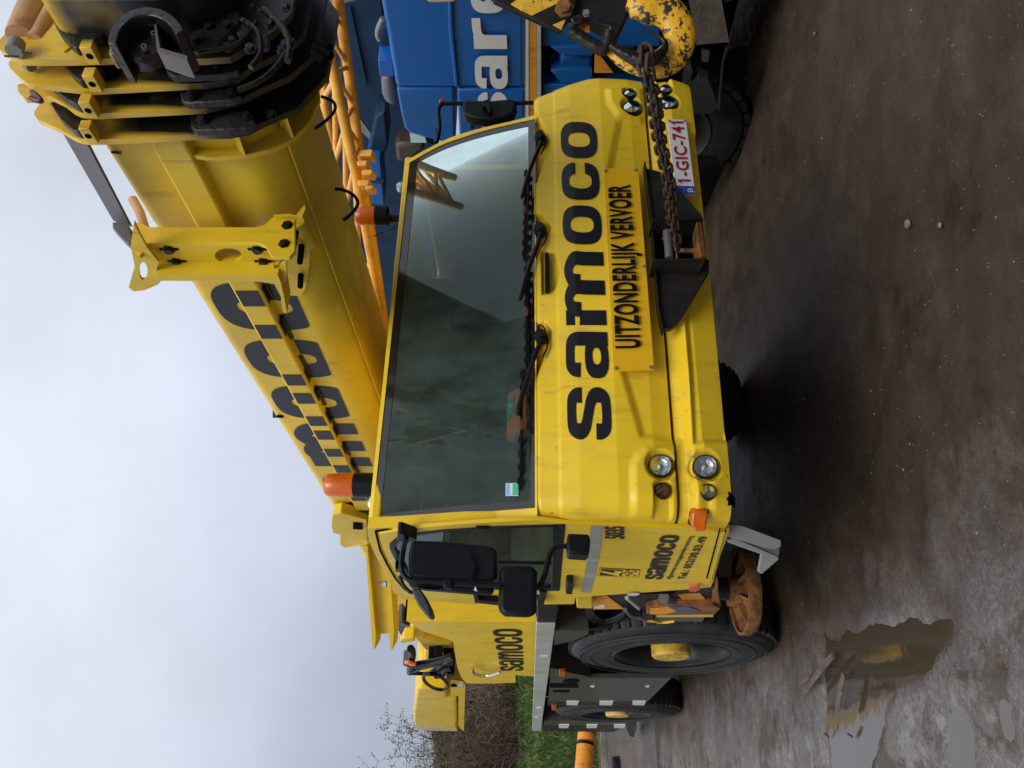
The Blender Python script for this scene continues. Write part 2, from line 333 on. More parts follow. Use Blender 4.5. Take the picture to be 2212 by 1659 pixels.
# ------------------------------------------------------------------ lettering
def superell(cx, cy, rx, ry, n=3.0, k=40, a0=0, a1=2 * pi):
    o = []
    for i in range(k + 1):
        a = a0 + (a1 - a0) * i / k; c_, s_ = cos(a), sin(a)
        o.append((cx + rx * (abs(c_) ** (2 / n)) * (1 if c_ >= 0 else -1), cy + ry * (abs(s_) ** (2 / n)) * (1 if s_ >= 0 else -1)))
    return o
def strip(path, wid):
    L_, R_ = [], []
    for i, p in enumerate(path):
        a = path[max(i - 1, 0)]; b = path[min(i + 1, len(path) - 1)]
        t = V((b[0] - a[0], b[1] - a[1])); t.normalize() if t.length else None
        ww = wid(t) / 2; nx, ny = -t[1], t[0]
        L_.append((p[0] + nx * ww, p[1] + ny * ww)); R_.append((p[0] - nx * ww, p[1] - ny * ww))
    n = len(path); vs = L_ + R_; return vs, [(i, i + 1, n + i + 1, n + i) for i in range(n - 1)]
def ring2(o, i_):
    n = len(o) - 1; return o[:n] + i_[:n], [(k, (k + 1) % n, n + (k + 1) % n, n + k) for k in range(n)]
def glyph(ch, sw=.30, hw=.20):
    W_ = lambda t: hw + (sw - hw) * min(1, abs(t[1]) ** 1.3)
    P = lambda pts, k=8: [(p[0], p[1]) for p in cr([(a, b, 0) for a, b in pts], k)]
    if ch == 'o': return [ring2(superell(.5, .5, .5, .5, 3.0), superell(.5, .5, .5 - sw, .5 - hw, 2.6))]
    if ch == 'c':
        g = .13
        def arc(rx, ry, n):
            pts = superell(.5, .5, rx, ry, n, 120)
            return [p for p in pts if not (p[0] > .5 and abs(p[1] - .5) < g)]
        o = arc(.5, .5, 3.0); i_ = arc(.5 - sw, .5 - hw, 2.6)
        o = [(.5 + .5 * .985, .5 + g)] + o + [(.5 + .5 * .985, .5 - g)]; i_ = [(.5 + (.5 - sw) * .95, .5 + g)] + i_ + [(.5 + (.5 - sw) * .95, .5 - g)]
        def rs(l, n=48):
            d = [0]
            for a, b in zip(l, l[1:]): d.append(d[-1] + sqrt((a[0] - b[0]) ** 2 + (a[1] - b[1]) ** 2))
            r = []; j = 0
            for q in range(n + 1):
                t = d[-1] * q / n
                while j < len(d) - 2 and d[j + 1] < t: j += 1
                u = (t - d[j]) / max(1e-9, d[j + 1] - d[j]); r.append((l[j][0] + (l[j + 1][0] - l[j][0]) * u, l[j][1] + (l[j + 1][1] - l[j][1]) * u))
            return r
        o = rs(o); i_ = rs(i_); n = len(o); return [(o + i_, [(k, k + 1, n + k + 1, n + k) for k in range(n - 1)])]
    if ch == 'e':
        return glyph('c', sw, hw) + [([(.25, .42), (.97, .42), (.97, .58), (.25, .58)], [(0, 1, 2, 3)]), ([(.70, .56), (.985, .56), (.97, .70), (.70, .70)], [(0, 1, 2, 3)])]
    if ch == 's':
        pts = [(.835, .655), (.83, .77), (.74, .875), (.5, .895), (.26, .875), (.165, .765), (.17, .665), (.28, .575), (.5, .515), (.71, .455), (.83, .36), (.835, .235), (.74, .125), (.5, .105), (.26, .125), (.165, .235), (.16, .35)]
        return [strip(P(pts), lambda t: W_(t))]
    if ch == 'a':
        top = [(.17, .66), (.185, .79), (.29, .885), (.5, .895), (.71, .875), (.81, .78), (.825, .60)]
        st = [(.825 - sw / 2, .62), (.825 - sw / 2, 0), (.825 + sw / 2, 0), (.825 + sw / 2, .62)]
        bowl = ring2(superell(.43, .275, .43, .275, 2.6), superell(.46, .275, .43 - sw * .85, .275 - hw * .85, 2.4))
        return [strip(P(top), W_), (st, [(0, 1, 2, 3)]), bowl]
    if ch == 'm':
        s2 = sw * .66
        st = ([(0, 0), (s2, 0), (s2, .97), (0, .97)], [(0, 1, 2, 3)])
        def ar(x0, x1): return strip(P([(x0 + s2 * .4, .60), (x0 + .10, .80), (x0 + .2, .885), (x0 + .30, .865), (x1, .74), (x1, .5), (x1, .25), (x1, 0)], 5), lambda t: hw + (s2 - hw) * min(1, abs(t[1])))
        return [st, ar(s2 * .6, .5), ar(.5, 1 - s2 / 2)]
    if ch == 'r':
        st = ([(0, 0), (.46, 0), (.46, .97), (0, .97)], [(0, 1, 2, 3)])
        return [st, strip(P([(.30, .60), (.42, .79), (.62, .86), (1, .87)]), lambda t: .25)]
def letter(ch, fn, name, material, parent, z0=0, sw=.30, hw=.20, clip=None):
    mb = MB()
    for i, (vs, fs) in enumerate(glyph(ch, sw, hw)):
        mb.add([fn(x, y, i * .0006 + z0) for x, y in vs], fs)
    return mb.build(name, material, parent, smooth=None)
def quadmap(z, bl, br, tr, tl, pl, off=.003):
    c_ = [proj(z(p), pl) for p in (bl, br, tr, tl)]
    nrm = -back(pl, 1)
    def fn(s, t, o=0):
        q = (c_[0] * (1 - s) + c_[1] * s) * (1 - t) + (c_[3] * (1 - s) + c_[2] * s) * t
        if pl[0] == 'F': q = V((q.x, ysurf(q.x, q.z) - pl[1], q.z))
        return q + nrm * (off + o)
    return fn
def text(txt, fn, name, material, parent, bold=.0, space=1.0):
    cu = bpy.data.curves.new('t', 'FONT'); cu.body = txt; cu.offset = bold; cu.space_character = space; cu.resolution_u = 4
    o = bpy.data.objects.new('t', cu); col.objects.link(o)
    dg = bpy.context.evaluated_depsgraph_get(); me = bpy.data.meshes.new_from_object(o.evaluated_get(dg))
    bpy.data.objects.remove(o)
    xs = [v.co.x for v in me.vertices]; ys = [v.co.y for v in me.vertices]; a, b, c_, d = min(xs), max(xs), min(ys), max(ys)
    mb = MB(); mb.add([fn((v.co.x - a) / (b - a), (v.co.y - c_) / (d - c_)) for v in me.vertices], [tuple(p.vertices) for p in me.polygons])
    return mb.build(name, material, parent, smooth=None)
# ================================================================== THE SETTING
def struct(o): o['kind'] = 'structure'; return o
def steps(segs):
    o = [segs[0][0]]
    for a, b, st in segs:
        n = max(1, round((b - a) / st)); o += [a + (b - a) * (i + 1) / n for i in range(n)]
    return o
nz = mathutils.noise
def sdf(px, pz, poly):
    d = 1e9; ins = False; n = len(poly)
    for i in range(n):
        ax, az = poly[i]; bx_, bz = poly[(i + 1) % n]; ex, ez = bx_ - ax, bz - az; wx, wz = px - ax, pz - az
        t_ = max(0, min(1, (wx * ex + wz * ez) / (ex * ex + ez * ez))); d = min(d, sqrt((wx - ex * t_) ** 2 + (wz - ez * t_) ** 2))
        if (az > pz) != (bz > pz) and px < (bx_ - ax) * (pz - az) / (bz - az) + ax: ins = not ins
    return -d if ins else d
PUD = [(B6, [(950, 790), (955, 1100), (965, 1400), (1000, 1750), (1250, 1750), (1290, 1500), (1340, 1400), (1350, 1280), (1420, 1180), (1640, 1060), (1700, 900), (1740, 780), (1350, 740), (1130, 770)], .040),
       (B6, [(1710, 1340), (1730, 1500), (1770, 1750), (1900, 1750), (1870, 1420), (1780, 1310)], .026), (B6, [(2010, 1180), (2060, 1560), (2150, 1540), (2170, 1250), (2080, 1160)], .024),
       (B6, [(1860, 770), (1880, 900), (1900, 970), (1950, 900), (1930, 800)], .022), (B6, [(1975, 860), (1990, 1080), (2120, 1060), (2110, 880)], .024),
       (B5, [(1215, 1290), (1200, 1420), (1225, 1750), (1300, 1750), (1310, 1480), (1370, 1370), (1300, 1290)], .030), (B5, [(1120, 1400), (1110, 1750), (1160, 1750), (1165, 1500)], .026)]
PW = []
for z_, pp, dep in PUD:
    q_ = [PZ(z_(p), -.03) for p in pp]; q_ = [(p.x, p.y) for p in q_]; PW.append((q_, dep, min(p[0] for p in q_) - .3, max(p[0] for p in q_) + .3, min(p[1] for p in q_) - .3, max(p[1] for p in q_) + .3))
def gh(x, y):
    h = gh0(x, y)
    for q_, dep, a, b_, c_, d_ in PW:
        if a < x < b_ and c_ < y < d_:
            s = sdf(x, y, q_) + .05 * nz.noise((x * 4, y * 4, 2)); k = max(0, min(1, (.05 - s) / .13)); h -= dep * k * k * (3 - 2 * k)
    return h
def gh0(x, y):
    h = .018 * nz.noise((x * .9, y * .9, 3.1)) + .010 * nz.noise((x * 3.1, y * 3.1, 7.7))
    rut = .018 * math.exp(-((x + .55 - .05 * y + .25 * sin(y * .5)) / .10) ** 2) + .014 * math.exp(-((x - .15 + .02 * y) / .07) ** 2)
    f = max(0, min(1, (14 - abs(y - 6)) / 6)) * max(0, min(1, (14 - abs(x)) / 5))
    if 1 < x < 2.2 and 5.2 < y < 7.2: f *= .4
    h += (.006 * nz.noise((x * 11, y * 11, 1.7)) + .005 * nz.noise((x * 24, y * 24, 4.7))) * f
    return (h - rut) * f - .02
xs = steps([(-300, -30, 45), (-30, -6, 2), (-6, -3, .12), (-3, 2.2, .03), (2.2, 7, .06), (7, 14, .4), (14, 60, 4), (60, 300, 60)])
ys = steps([(-200, -10, 40), (-10, 0, 1), (0, 1.4, .1), (1.4, 7.5, .03), (7.5, 10, .06), (10, 16, .12), (16, 40, 1), (40, 400, 60)])
vs = [(x, y, gh(x, y)) for y in ys for x in xs]; nx_ = len(xs)
fs = [(j * nx_ + i, j * nx_ + i + 1, (j + 1) * nx_ + i + 1, (j + 1) * nx_ + i) for j in range(len(ys) - 1) for i in range(nx_ - 1)]
Mg = bpy.data.materials.new('wet_mud_ground'); Mg.use_nodes = True; t = Mg.node_tree; b = t.nodes['Principled BSDF']; L = t.links.new
geo = nn(t, 'ShaderNodeNewGeometry')
def noise(sc_, det=6, ro=.6, vec=None, dist=0):
    n = nn(t, 'ShaderNodeTexNoise'); n.inputs['Scale'].default_value = sc_; n.inputs['Detail'].default_value = det; n.inputs['Roughness'].default_value = ro; n.inputs['Distortion'].default_value = dist
    L(vec or geo.outputs['Position'], n.inputs['Vector']); return n.outputs[0]
def mrange(s, a, b_, c_=0, d=1):
    r = nn(t, 'ShaderNodeMapRange'); r.inputs[1].default_value = a; r.inputs[2].default_value = b_; r.inputs[3].default_value = c_; r.inputs[4].default_value = d; L(s, r.inputs[0]); return r.outputs[0]
def mixc(f, a, b_):
    x = nn(t, 'ShaderNodeMix', data_type='RGBA'); L(f, x.inputs[0])
    for s, k in ((a, 6), (b_, 7)):
        if isinstance(s, tuple): x.inputs[k].default_value = (*s, 1)
        else: L(s, x.inputs[k])
    return x.outputs[2]
def math_(op, a, b_, clamp=False):
    x = nn(t, 'ShaderNodeMath', operation=op, use_clamp=clamp)
    for s, k in ((a, 0), (b_, 1)):
        if isinstance(s, (int, float)): x.inputs[k].default_value = s
        else: L(s, x.inputs[k])
    return x.outputs[0]
big = mrange(noise(.55, 5, .6), .38, .62); mid = mrange(noise(3.2, 8, .65), .35, .68); fine = mrange(noise(38, 6, .7), .35, .7)
c1 = mixc(big, (.034, .023, .0155), (.060, .042, .028)); c2 = mixc(mid, c1, (.088, .064, .046)); 
grit = mrange(noise(115, 3, .6), .66, .74); c3 = mixc(math_('MULTIPLY', grit, .7), c2, (.15, .12, .095))
sp = nn(t, 'ShaderNodeSeparateXYZ'); L(geo.outputs['Position'], sp.inputs[0])
# paler worn concrete towards the road on the left, sky sheen painted in
pale = math_('ADD', math_('MULTIPLY', math_('SUBTRACT', 1.35, sp.outputs['X']), 1.1), math_('MULTIPLY', math_('SUBTRACT', noise(1.3, 7, .65), .5), 3.2), True)
c4 = mixc(math_('MULTIPLY', pale, .8), c3, mixc(fine, (.11, .10, .098), mixc(mrange(noise(70, 8, .75), .45, .62), (.20, .188, .185), (.34, .33, .33))))
mudm = mrange(noise(1.7, 8, .68, dist=.6), .53, .57)
c5 = mixc(math_('MULTIPLY', mudm, .75), c4, (.060, .042, .028))
L(c5, b.inputs['Base Color'])
wet = mrange(noise(.9, 6, .62, dist=.4), .40, .60)
rg = math_('ADD', math_('MULTIPLY', wet, .26), .24); rg = math_('ADD', rg, math_('MULTIPLY', fine, .14)); wm = math_('MULTIPLY', mrange(noise(5.5, 9, .72, dist=.3), .49, .54), math_('ADD', math_('MULTIPLY', pale, .9), .12)); rg = math_('MULTIPLY', rg, math_('SUBTRACT', 1, math_('MULTIPLY', wm, .72))); L(rg, b.inputs['Roughness'])
L(math_('MULTIPLY_ADD', pale, .25), b.inputs['Specular IOR Level']) if 0 else L(math_('ADD', math_('MULTIPLY', pale, .35), .22), b.inputs['Specular IOR Level'])
bp1 = nn(t, 'ShaderNodeBump'); bp1.inputs['Strength'].default_value = .9; bp1.inputs['Distance'].default_value = .014
hsum = math_('ADD', noise(26, 8, .72), math_('MULTIPLY', noise(90, 5, .7), .55)); hsum = math_('ADD', hsum, math_('MULTIPLY', grit, .3)); L(hsum, bp1.inputs['Height']); L(math_('SUBTRACT', .62, math_('MULTIPLY', wm, .5)), bp1.inputs['Strength']); L(bp1.outputs[0], b.inputs['Normal'])
gm = MB().add(vs, fs).mesh('ground'); struct(link('ground', gm, Mg, origin=V((0, 0, 0)), smooth=80))

# far road strip, its edge line, and the grassy bank beyond it
Mroad = mat('wet_road', (.13, .13, .14), .28, var=.3, vscale=.8, bump=.4, bscale=30, rvar=.12, dirt=(.07, .055, .04), damt=.7, dscale=.7, dstretch=(1, 1, 1))
struct(MB().box((-120, 120), (12.6, 21.0), (-.3, .012)).build('road', Mroad, smooth=None))
Mkerb = mat('kerb_concrete', (.30, .29, .27), .6, var=.3, bump=.4, dirt=(.1, .09, .06), damt=.8, dscale=4)
kb = MB()
for i in range(60): kb.box((-30 + i * 1.0, -29.01 + i * 1.0), (21.0, 21.16), (-.1, .11 + random.random() * .01))
struct(kb.build('kerb', Mkerb, smooth=None))
Mlines = mat('worn_orange_road_paint', (.55, .22, .04), .4, var=.4, vscale=3, chip=(.12, .12, .12), chamt=.75, chscale=2.5)
struct(MB().box((-30, 30), (20.1, 20.28), (-.01, .018)).build('road_marking', Mlines, smooth=None))
Mbank = mat('bank_soil_and_grass', (.10, .085, .04), .95, var=.4, vscale=1.5, dirt=(.05, .10, .015), damt=.9, dscale=.6, dstretch=(1, 1, 1), bump=.8, bscale=8)
def bankz(x, y):
    d = y - 21.1
    return .05 + 2.35 * (1 - math.exp(-max(0, d) / 1.9)) + .8 * max(0, min(1, (d - 4) / 8)) + .25 * nz.noise((x * .35, y * .35, 0)) * min(1, d / 2)
bx = steps([(-150, -12, 12), (-12, 14, .4), (14, 150, 12)]); by = steps([(21.12, 30, .35), (30, 60, 6), (60, 260, 100)])
vs = [(x, y, bankz(x, y)) for y in by for x in bx]; n_ = len(bx)
struct(MB().add(vs, [(j * n_ + i, j * n_ + i + 1, (j + 1) * n_ + i + 1, (j + 1) * n_ + i) for j in range(len(by) - 1) for i in range(n_ - 1)]).build('bank', Mbank, smooth=80))
rr = random.Random(5)
def blades(n, xr, yr, hr, wd, mat_, lean=.5, name='grass', yb=None):
    vs, fs = [], []
    for i in range(n):
        x = rr.uniform(*xr); y = rr.uniform(*yr) if yb is None else yb()
        cl = nz.noise((x * .8, y * .8, 4.0))
        h = rr.uniform(*hr) * (1 + .7 * cl); a = rr.uniform(0, 2 * pi); l = rr.uniform(0, lean) * h
        z = bankz(x, y); dx, dy = cos(a) * wd, sin(a) * wd; lx, ly = cos(a + 1.5) * l, sin(a + 1.5) * l
        k = len(vs); vs += [(x - dx, y - dy, z - .03), (x + dx, y + dy, z - .03), (x + lx * .5 + dx * .6, y + ly * .5 + dy * .6, z + h * .6), (x + lx, y + ly, z + h * .9)]
        fs += [(k, k + 1, k + 2), (k, k + 2, k + 3)]
    o = MB().add(vs, fs); me = bpy.data.meshes.new(name); me.from_pydata(o.v, [], o.f); ob = link(name, me, mat_, smooth=None, origin=V((0, 0, 0))); ob['kind'] = 'stuff'; return ob
Mgr1 = mat('green_grass', (.05, .13, .012), .7, var=.5, vscale=1.4); Mgr2 = mat('dry_grass', (.24, .20, .095), .8, var=.5, vscale=2.2)
Mtwig = mat('bramble_twigs', (.10, .065, .045), .85, var=.5, vscale=3); Mleaf = mat('dull_leaves', (.055, .075, .025), .7, var=.5, vscale=4); Mtwig2 = mat('pale_twigs', (.19, .14, .095), .85, var=.4, vscale=3)
blades(70000, (-1.5, 10), (21.2, 25.8), (.10, .24), .012, Mgr1, .8, 'green_grass')
blades(14000, (-1.5, 10), (21.2, 26.6), (.10, .26), .009, Mgr2, 1.0, 'dry_grass')
def shrub(x, y, hgt, wid, nbr, seed, leafy, label, group=None):
    r = random.Random(seed); z = bankz(x, y); root = empty('bare_shrub' if not leafy else 'leafy_shrub', (x, y, z), label, 'shrub', group or 'shrubs on the bank')
    st, lf = MB(), ([], [])
    for i in range(nbr):
        a = r.uniform(0, 2 * pi); rad = wid * sqrt(r.random()) * .5; p = V((x + cos(a) * rad * .8, y + sin(a) * rad * .8, z - .05)); top = hgt * (1 - (rad / wid * 1.5) ** 2) * r.uniform(.55, 1.08)
        d = V((cos(a) * rad * .9 / max(.5, top), sin(a) * rad * .9 / max(.5, top), 1)).normalized(); pts = [p.copy()]; segs = 6; ln = top / segs
        for s in range(segs):
            d = (d + V((r.uniform(-.3, .3), r.uniform(-.3, .3), r.uniform(-.12, .2)))).normalized(); pts.append(pts[-1] + d * ln)
            for q in range(2):
                a2 = r.uniform(0, 2 * pi); e_ = (d * .5 + V((cos(a2), sin(a2), r.uniform(-.3, .6)))).normalized(); l2 = r.uniform(.2, .6)
                b0 = pts[-1]; b1 = b0 + e_ * l2 * .5; b2 = b1 + (e_ + V((0, 0, r.uniform(-.4, .3)))).normalized() * l2 * .5
                st.tube([b0, b1, b2], [.007, .006, .003], 3, cap=False)
                for _ in range(6 if leafy else 1):
                    if leafy or r.random() < .35:
                        c_ = b1.lerp(b2, r.random()) + V((r.uniform(-.1, .1), r.uniform(-.1, .1), r.uniform(-.1, .1))); u_ = V((r.uniform(-1, 1), r.uniform(-1, 1), r.uniform(-1, 1))).normalized(); v_ = u_.orthogonal().normalized(); k = len(lf[0]); s_ = r.uniform(.02, .045)
                        lf[0].extend([c_ - u_ * s_, c_ + v_ * s_ * .6, c_ + u_ * s_, c_ - v_ * s_ * .6]); lf[1].append((k, k + 1, k + 2, k + 3))
        st.tube(pts, [.016, .014, .012, .010, .008, .006, .004], 3, cap=False)
    me = bpy.data.meshes.new('b'); me.from_pydata(st.v, [], st.f); link('branches', me, Mtwig if seed % 2 else Mtwig2, root, smooth=None)
    me = bpy.data.meshes.new('l'); me.from_pydata([tuple(q) for q in lf[0]], [], lf[1]); link('leaves', me, Mleaf, root, smooth=None)
shrub(.9, 27.0, 4.3, 4.4, 190, 21, True, 'tall loose green leaved shrub at the left end of the bank, breaking the skyline')
shrub(3.3, 25.6, 2.9, 3.0, 80, 22, False, 'brown leafless bramble below the yellow counterweight', None)
shrub(5.2, 26.2, 2.9, 3.2, 80, 23, False, 'brown leafless bramble behind the fuel hood of the yellow crane')
shrub(1.6, 25.0, 2.7, 2.6, 80, 25, False, 'brown leafless bramble in front of the tall leafy shrub on the bank')
shrub(7.6, 27, 3.0, 3.0, 40, 27, False, 'brown bramble mostly hidden behind the yellow crane')
Mthick = mat('dead_undergrowth', (.085, .058, .042), .95, var=.5, vscale=6, bump=1, bscale=14)
def thick():
    g = []
    X_ = steps([(-40, -6, 2), (-6, 14, .25), (14, 60, 2)]); rows = 14
    for j in range(rows):
        for x in X_:
            tt = j / (rows - 1); y = 26.4 + tt * 1.4 + .5 * nz.noise((x * .6, j * .5, 9)); z0 = bankz(x, 26.4)
            top = 2.5 + .5 * nz.noise((x * .5, 2.0, 0)) + .25 * nz.noise((x * 2.5, 1, 0)); g.append((x, y + .18 * nz.noise((x * 3, tt * 9, 0)), z0 - .2 + (top + .2) * sin(tt * pi / 2)))
    n = len(X_); o = MB().add(g, [(j * n + i, j * n + i + 1, (j + 1) * n + i + 1, (j + 1) * n + i) for j in range(rows - 1) for i in range(n - 1)]).build('undergrowth', Mthick, smooth=80); o['kind'] = 'stuff'
thick()
tw = MB(); r4 = random.Random(77)
for i in range(5200):
    x = r4.uniform(-3, 12); y = r4.uniform(25.2, 27.2); z = bankz(x, y) + r4.uniform(0, 2.3) * (1 if y > 26 else .5); a = V((r4.uniform(-1, 1), r4.uniform(-.6, .3), r4.uniform(-.4, 1))).normalized(); l = r4.uniform(.3, 1.0)
    p0 = V((x, y, z)); p1 = p0 + a * l * .5; p2 = p1 + (a + V((r4.uniform(-.4, .4), 0, -.5))).normalized() * l * .5; tw.tube([p0, p1, p2], [.009, .007, .004], 3, cap=False)
me = bpy.data.meshes.new('tw'); me.from_pydata(tw.v, [], tw.f); o = link('bramble_tangle', me, Mtwig2, smooth=None); o['kind'] = 'stuff'

# ------------------------------------------------------------------ puddles (thin water sheets)
Mwat = bpy.data.materials.new('puddle_water'); Mwat.use_nodes = True; t = Mwat.node_tree; b = t.nodes['Principled BSDF']; L = t.links.new
b.inputs['Base Color'].default_value = (.060, .043, .028, 1); b.inputs['Roughness'].default_value = .07; b.inputs['IOR'].default_value = 2.0
geo = nn(t, 'ShaderNodeNewGeometry'); n = nn(t, 'ShaderNodeTexNoise'); n.inputs['Scale'].default_value = 9; n.inputs['Detail'].default_value = 2; L(geo.outputs['Position'], n.inputs['Vector'])
bp = nn(t, 'ShaderNodeBump'); bp.inputs['Strength'].default_value = .10; bp.inputs['Distance'].default_value = .01; L(n.outputs[0], bp.inputs['Height']); L(bp.outputs[0], b.inputs['Normal'])
struct(MB().add([(-5, 1.2, -.043), (1.9, 1.2, -.043), (1.9, 9.5, -.043), (-5, 9.5, -.043)], [(0, 1, 2, 3)]).build('puddle', Mwat, smooth=None))

# ================================================================== THE YELLOW CRANE
XL = 1.06; XS = XL + .0
crane = empty('mobile_crane', (2.25, 6.2, 0), 'yellow mobile crane with its boom stretched forward over the wide glass cab', 'crane')
XRT = lambda z: 3.335 + min(.075, max(0, (H - z)) * .25)
# --- front skin
def pts_line(p0, p1, X):  # height of a picture line where it crosses X on the front
    best = None
    for i in range(81):
        t_ = -0.2 + 1.4 * i / 80; q = PF((p0[0] + (p1[0] - p0[0]) * t_, p0[1] + (p1[1] - p0[1]) * t_))
        if best is None or abs(q.x - X) < best[0]: best = (abs(q.x - X), q.z)
    return best[1]
def lerp(a, b_, t_): return a + (b_ - a) * t_
zt = (1.782, 1.782)
ZB = [pts_line((1463, 1095), (1389, 200), x) for x in (1.15, 3.3)]; ZB2 = [pts_line((1470, 1095), (1395, 200), x) for x in (1.15, 3.3)]
ZL = [pts_line((1583, 1100), (1491, 190), x) for x in (1.15, 3.3)]
fx = lambda X: (X - 1.15) / 2.15
def poly(z, pts): return [(lambda q: (q.x, q.z))(PF(z(p))) for p in pts]
MODS = [  # (polygon, depth towards the rear, softness)
    (poly(D, [(1150, 640), (1188, 700), (1193, 725), (1190, 738), (1168, 790), (1150, 830)]), .0, .012),
    (poly(D, [(1150, 935), (1188, 945) if 0 else (1150, 700), (1186, 705), (1190, 738), (1150, 815)]), .0, .01),
    (poly(B1, [(1100, 150), (1180, 20), (1175, -20), (1100, -60)]), .05, .008),
    (poly(A2, [(1400, 1150), (1440, 1130), (1525, 900), (1490, 800), (1430, 690), (1400, 700)]), .045, .008),
    (poly(A2, [(1400, 1640), (1435, 1620), (1530, 1420), (1470, 1340), (1400, 1350)]), .05, .008),
    (poly(B1, [(1050, 930), (1118, 930), (1205, 705), (1215, 640), (1180, 590), (1050, 600)]), .05, .008),
    (poly(B1, [(1160, 130), (1240, 150), (1265, 280), (1235, 395), (1165, 405)]), .022, .008),
    # raised lamp pods
    (poly(B2, [(905, 345), (905, 60), (940, -20), (1000, -60), (1230, -75), (1235, 345)]), -.018, .020),
    (poly(A2, [(1885, 560), (1890, 640), (1960, 745), (2100, 760), (2100, 560)]), -.018, .020),
    # hollow centre under the sign, between the two slanting creases
    (poly(D, [(1339, 253), (1318, 361), (1330, 560), (1348, 803), (1388, 940), (1480, 950), (1440, 600), (1400, 250)]), .020, .022),
    # bumper: sunken middle channel
    (poly(D, [(1500, 955), (1494, 800), (1480, 640), (1420, 300), (1600, 300), (1640, 640), (1600, 800), (1570, 950)]), .028, .016),
]
LAMPH = [(B2, (1105, 62), .046), (B2, (1120, 245), .030), (B2, (1437, 55), .048), (B2, (1455, 243), .031), (A2, (2036, 668), .043), (A2, (2020, 588), .028), (A3, (366, 622), .043), (A3, (350, 546), .028)]
LAMPC = [PF(z(p)) for z, p, r in LAMPH]
def ydisp(X, Z):
    d = 0
    for pl_, dep, so_ in MODS:
        s = sdf(X, Z, pl_)
        if s < so_: k = max(0, min(1, (so_ - s) / (2 * so_))); d += dep * k * k * (3 - 2 * k)
    for c_, (_, _, r) in zip(LAMPC, LAMPH):
        rr_ = sqrt((X - c_.x) ** 2 + (Z - c_.z) ** 2)
        if rr_ < r * 1.5: k = max(0, min(1, (r * 1.5 - rr_) / (r * .42))); d += .028 * k * k * (3 - 2 * k)
    return d
def skin(name, ztop, zbot, rows, material, parent, r=.11):
    cols = []
    for i in range(5): cols.append(('s', i / 5))
    for i in range(10): cols.append(('a', i / 10))
    for i in range(261): cols.append(('f', i / 260))
    for i in range(1, 11): cols.append(('b', i / 10))
    for i in range(1, 6): cols.append(('t', i / 5))
    vs = []
    for j in range(rows + 1):
        t_ = j / rows
        for k, u in cols:
            if k in 'fa s'.split()[0] or True:
                pass
            zz = lambda X: lerp(lerp(ztop[0], ztop[1], fx(X)), lerp(zbot[0], zbot[1], fx(X)), t_)
            xl = XL; z_ = zz(2.2); xr = XRT(z_)
            if k == 'f': X = xl + r + (xr - xl - 2 * r) * u; z = zz(X); y = ysurf(X, z) + ydisp(X, z)
            elif k == 'a':
                a = pi / 2 * u; X = xl + r - r * cos(a); z = zz(X); y = ysurf(xl + r, z) + ydisp(xl + r, z) + r * .8 * (1 - sin(a))
            elif k == 'b':
                a = pi / 2 * (1 - u); X = xr - r + r * cos(a); z = zz(X); y = ysurf(xr - r, z) + ydisp(xr - r, z) + r * .8 * (1 - sin(a))
            elif k == 's': X = xl; z = zz(X); y0 = ysurf(xl + r, z) + r * .8; y = y0 + (3.42 - y0) * (1 - u)
            else: X = xr; z = zz(X); y0 = ysurf(xr - r, z) + r * .8; y = y0 + (3.42 - y0) * u
            vs.append((X, y, z))
    n = len(cols); fs = [(j * n + i, j * n + i + 1, (j + 1) * n + i + 1, (j + 1) * n + i) for j in range(rows) for i in range(n - 1)]
    # rolled top and bottom edges
    k0 = len(vs); vs += [(x, y + .06, z) for x, y, z in vs[:n]]; k1 = len(vs); vs += [(x, y + .06, z) for x, y, z in vs[rows * n:rows * n + n]]
    fs += [(i, i + 1, k0 + i + 1, k0 + i) for i in range(n - 1)] + [(rows * n + i, rows * n + i + 1, k1 + i + 1, k1 + i) for i in range(n - 1)]
    o = MB().add(vs, fs).build(name, material, parent, smooth=50)
    return o
fp = skin('front_panel', zt, ZB, 130, Mcab, crane)
bu = skin('bumper', ZB2, ZL, 60, Mcab, crane, r=.13)
# dark structure behind the skins and under the cab
MB().box((XL + .02, 3.30), (3.27, 4.40), (1.02, 1.76)).build('cab_floor_box', Mdark, crane, smooth=None)
MB().box((XL + .30, 3.15), (3.75, 12.2), (.86, 1.01)).build('underbody', Mdark, crane, smooth=None)
MB().box((1.55, 2.95), (4.41, 12.3), (.80, 1.60)).build('chassis_frame', Mdark, crane, smooth=None)
MB().box((1.8, 2.75), (4.9, 12.0), (.50, .80)).build('drive_line', Mdark, crane, bevel=.03)
MB().box((1.55, 3.32), (4.6, 5.5), (.60, .86)).build('added_sump_box', Mdark, crane, bevel=.08)  # dark box added to deepen the shade below the bumper
